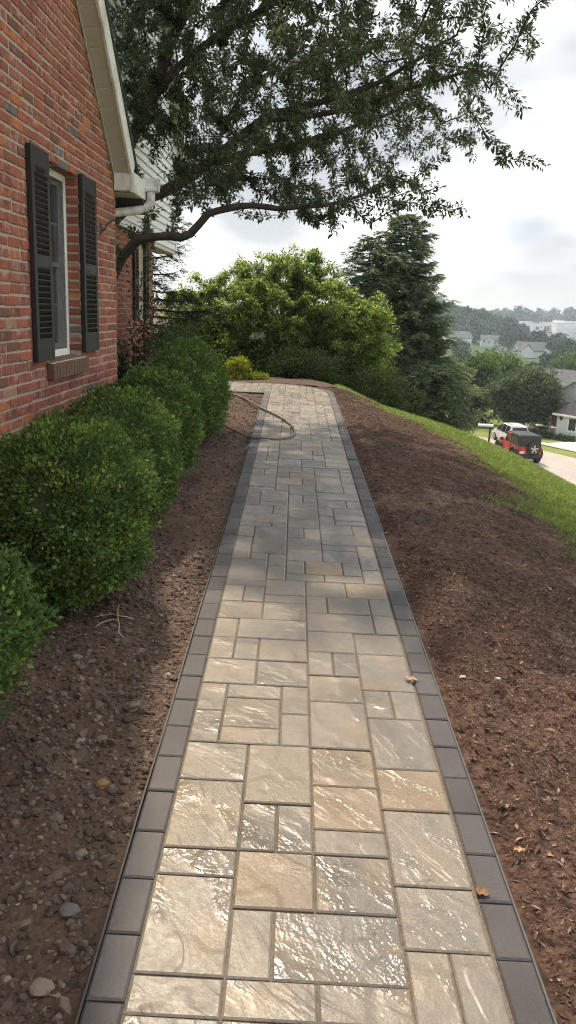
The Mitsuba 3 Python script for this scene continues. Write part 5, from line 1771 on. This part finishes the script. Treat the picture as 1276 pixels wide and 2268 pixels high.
def dead_leaf(at, yaw, L, Wd, bsdf, label, curl):
    s, t = np.meshgrid(np.linspace(-1, 1, 9), np.linspace(-1, 1, 7), indexing='ij')
    w = (1 - s ** 2) ** .7 * (1 - .15 * s)
    x, y = s * L / 2, t * w * Wd / 2
    z = .004 + curl * (t ** 2 * w * .5 + .35 * s ** 2) * Wd + .004 * np.sin(s * 7)
    ca, sa = math.cos(yaw), math.sin(yaw)
    v, f = grid(x, y, z)
    stem = tube([(L / 2, 0, .004 + curl * .35 * Wd), (L * .62, .004, .008), (L * .85, .012, .01)], .0011, 4)
    v, f = cat_m([(v, f), (v - [0, 0, .0006], f[:, ::-1]), stem])
    w_ = np.stack([at[0] + v[:, 0] * ca - v[:, 1] * sa, at[1] + v[:, 0] * sa + v[:, 1] * ca, at[2] + v[:, 2]], 1)
    k = put('dead_leaf', (w_, f), bsdf, smooth=True)
    tag(k, label, 'leaf')


dead_leaf((.535, 3.29, .101), -.15, .062, .034, 'leaf_tan', 'curled tan dead leaf on the right border of the path, farther of two', .5)
dead_leaf((.585, 1.99, .062), -.5, .042, .034, 'leaf_brown', 'wet orange brown dead leaf on the right border near the camera', .3)
dead_leaf((.735, 2.16, .085), .2, .04, .018, 'leaf_tan', 'small pale dry leaf on the soil beside the right border', .5)

rng = np.random.default_rng(4)
ST = [((-.60, 1.62), .032, (.22, .175, .125), 'pale tan stone lying lowest at the bottom left of the soil bed'),
      ((-.655, 2.45), .026, (.26, .15, .075), 'orange brown stone in the soil bed beside the left border'),
      ((-.665, 2.98), .036, (.15, .11, .08), 'brown stone leaning at the path edging, in the sunny strip'),
      ((-1.0, 3.34), .027, (.17, .14, .115), 'pale grey stone in front of the big round boxwood'),
      ((-.60, 1.86), .030, (.13, .12, .11), 'flat brown grey stone near the border at the lower left'),
      ((-.70, 2.72), .022, (.17, .13, .10), 'small brown stone between the sunny strip and the orange stone')]
for (x, y), s, c, lab in ST:
    z = float(left_bed_z(np.array(x), np.array(y)))
    ic = trimesh.creation.icosphere(2)
    d = np.array(ic.vertices)
    v = d * (1 + (meshkit.fbm(d * 1.6 + x * 9, 3, 4) - .5) * .9)[:, None] * s * [1, .8, .55] + [x, y, z + s * .3]
    k = put('stone', (v, np.array(ic.faces)), 'tinted', color=np.repeat(np.array([c]), len(v), axis=0))
    tag(k, lab, 'stone')
for (x, y), lab in (((.94, 3.35), 'white chip of wood on the mulch, right one of the two'), ((.775, 3.34), 'white chip on the mulch nearer to the border')):
    z = float(right_bed_z(np.array(x), np.array(y)))
    v, f = cbox((-.012, -.006, 0), (.012, .006, .007), .002)
    v = v + rng.normal(0, .0022, v.shape)
    k = put('wood_chip', (v + [x, y, z + .004], f), 'tinted', color=np.repeat([[.5, .45, .38]], len(v), axis=0))
    tag(k, lab, 'wood chip')
z = float(left_bed_z(np.array(-.92), np.array(3.78))) + .012
rt = [tube(smoothline([np.array(p) + [-.92, 3.78, z] for p in pts], .01), .0028, 5) for pts in
      ([(-.12, .035, .0), (-.05, .05, .012), (.03, .015, .02), (.08, .03, .004)], [(.01, 0, .0), (.004, .01, .05), (.012, .012, .085)], [(-.085, -.10, .0), (-.06, -.05, .008), (-.01, -.01, .012)], [(.005, 0, .01), (.03, -.07, .006), (.05, -.16, .008), (.085, -.21, .0)])]
k = put('dry_root', cat_m(rt), 'root_pale', smooth=True)
tag(k, 'pale dry root sticking out of the soil bed before the boxwoods', 'root')

# ---------------------------------------------------------------- the air
scene['haze'] = {'type': 'cube', 'to_world': T().translate([0, 0, 20]).scale([2750, 2750, 60]), 'bsdf': {'type': 'null'},
                 'interior': {'type': 'ref', 'id': 'haze_air'}}
tag('haze', 'thin summer haze over the valley', 'haze', kind='stuff')
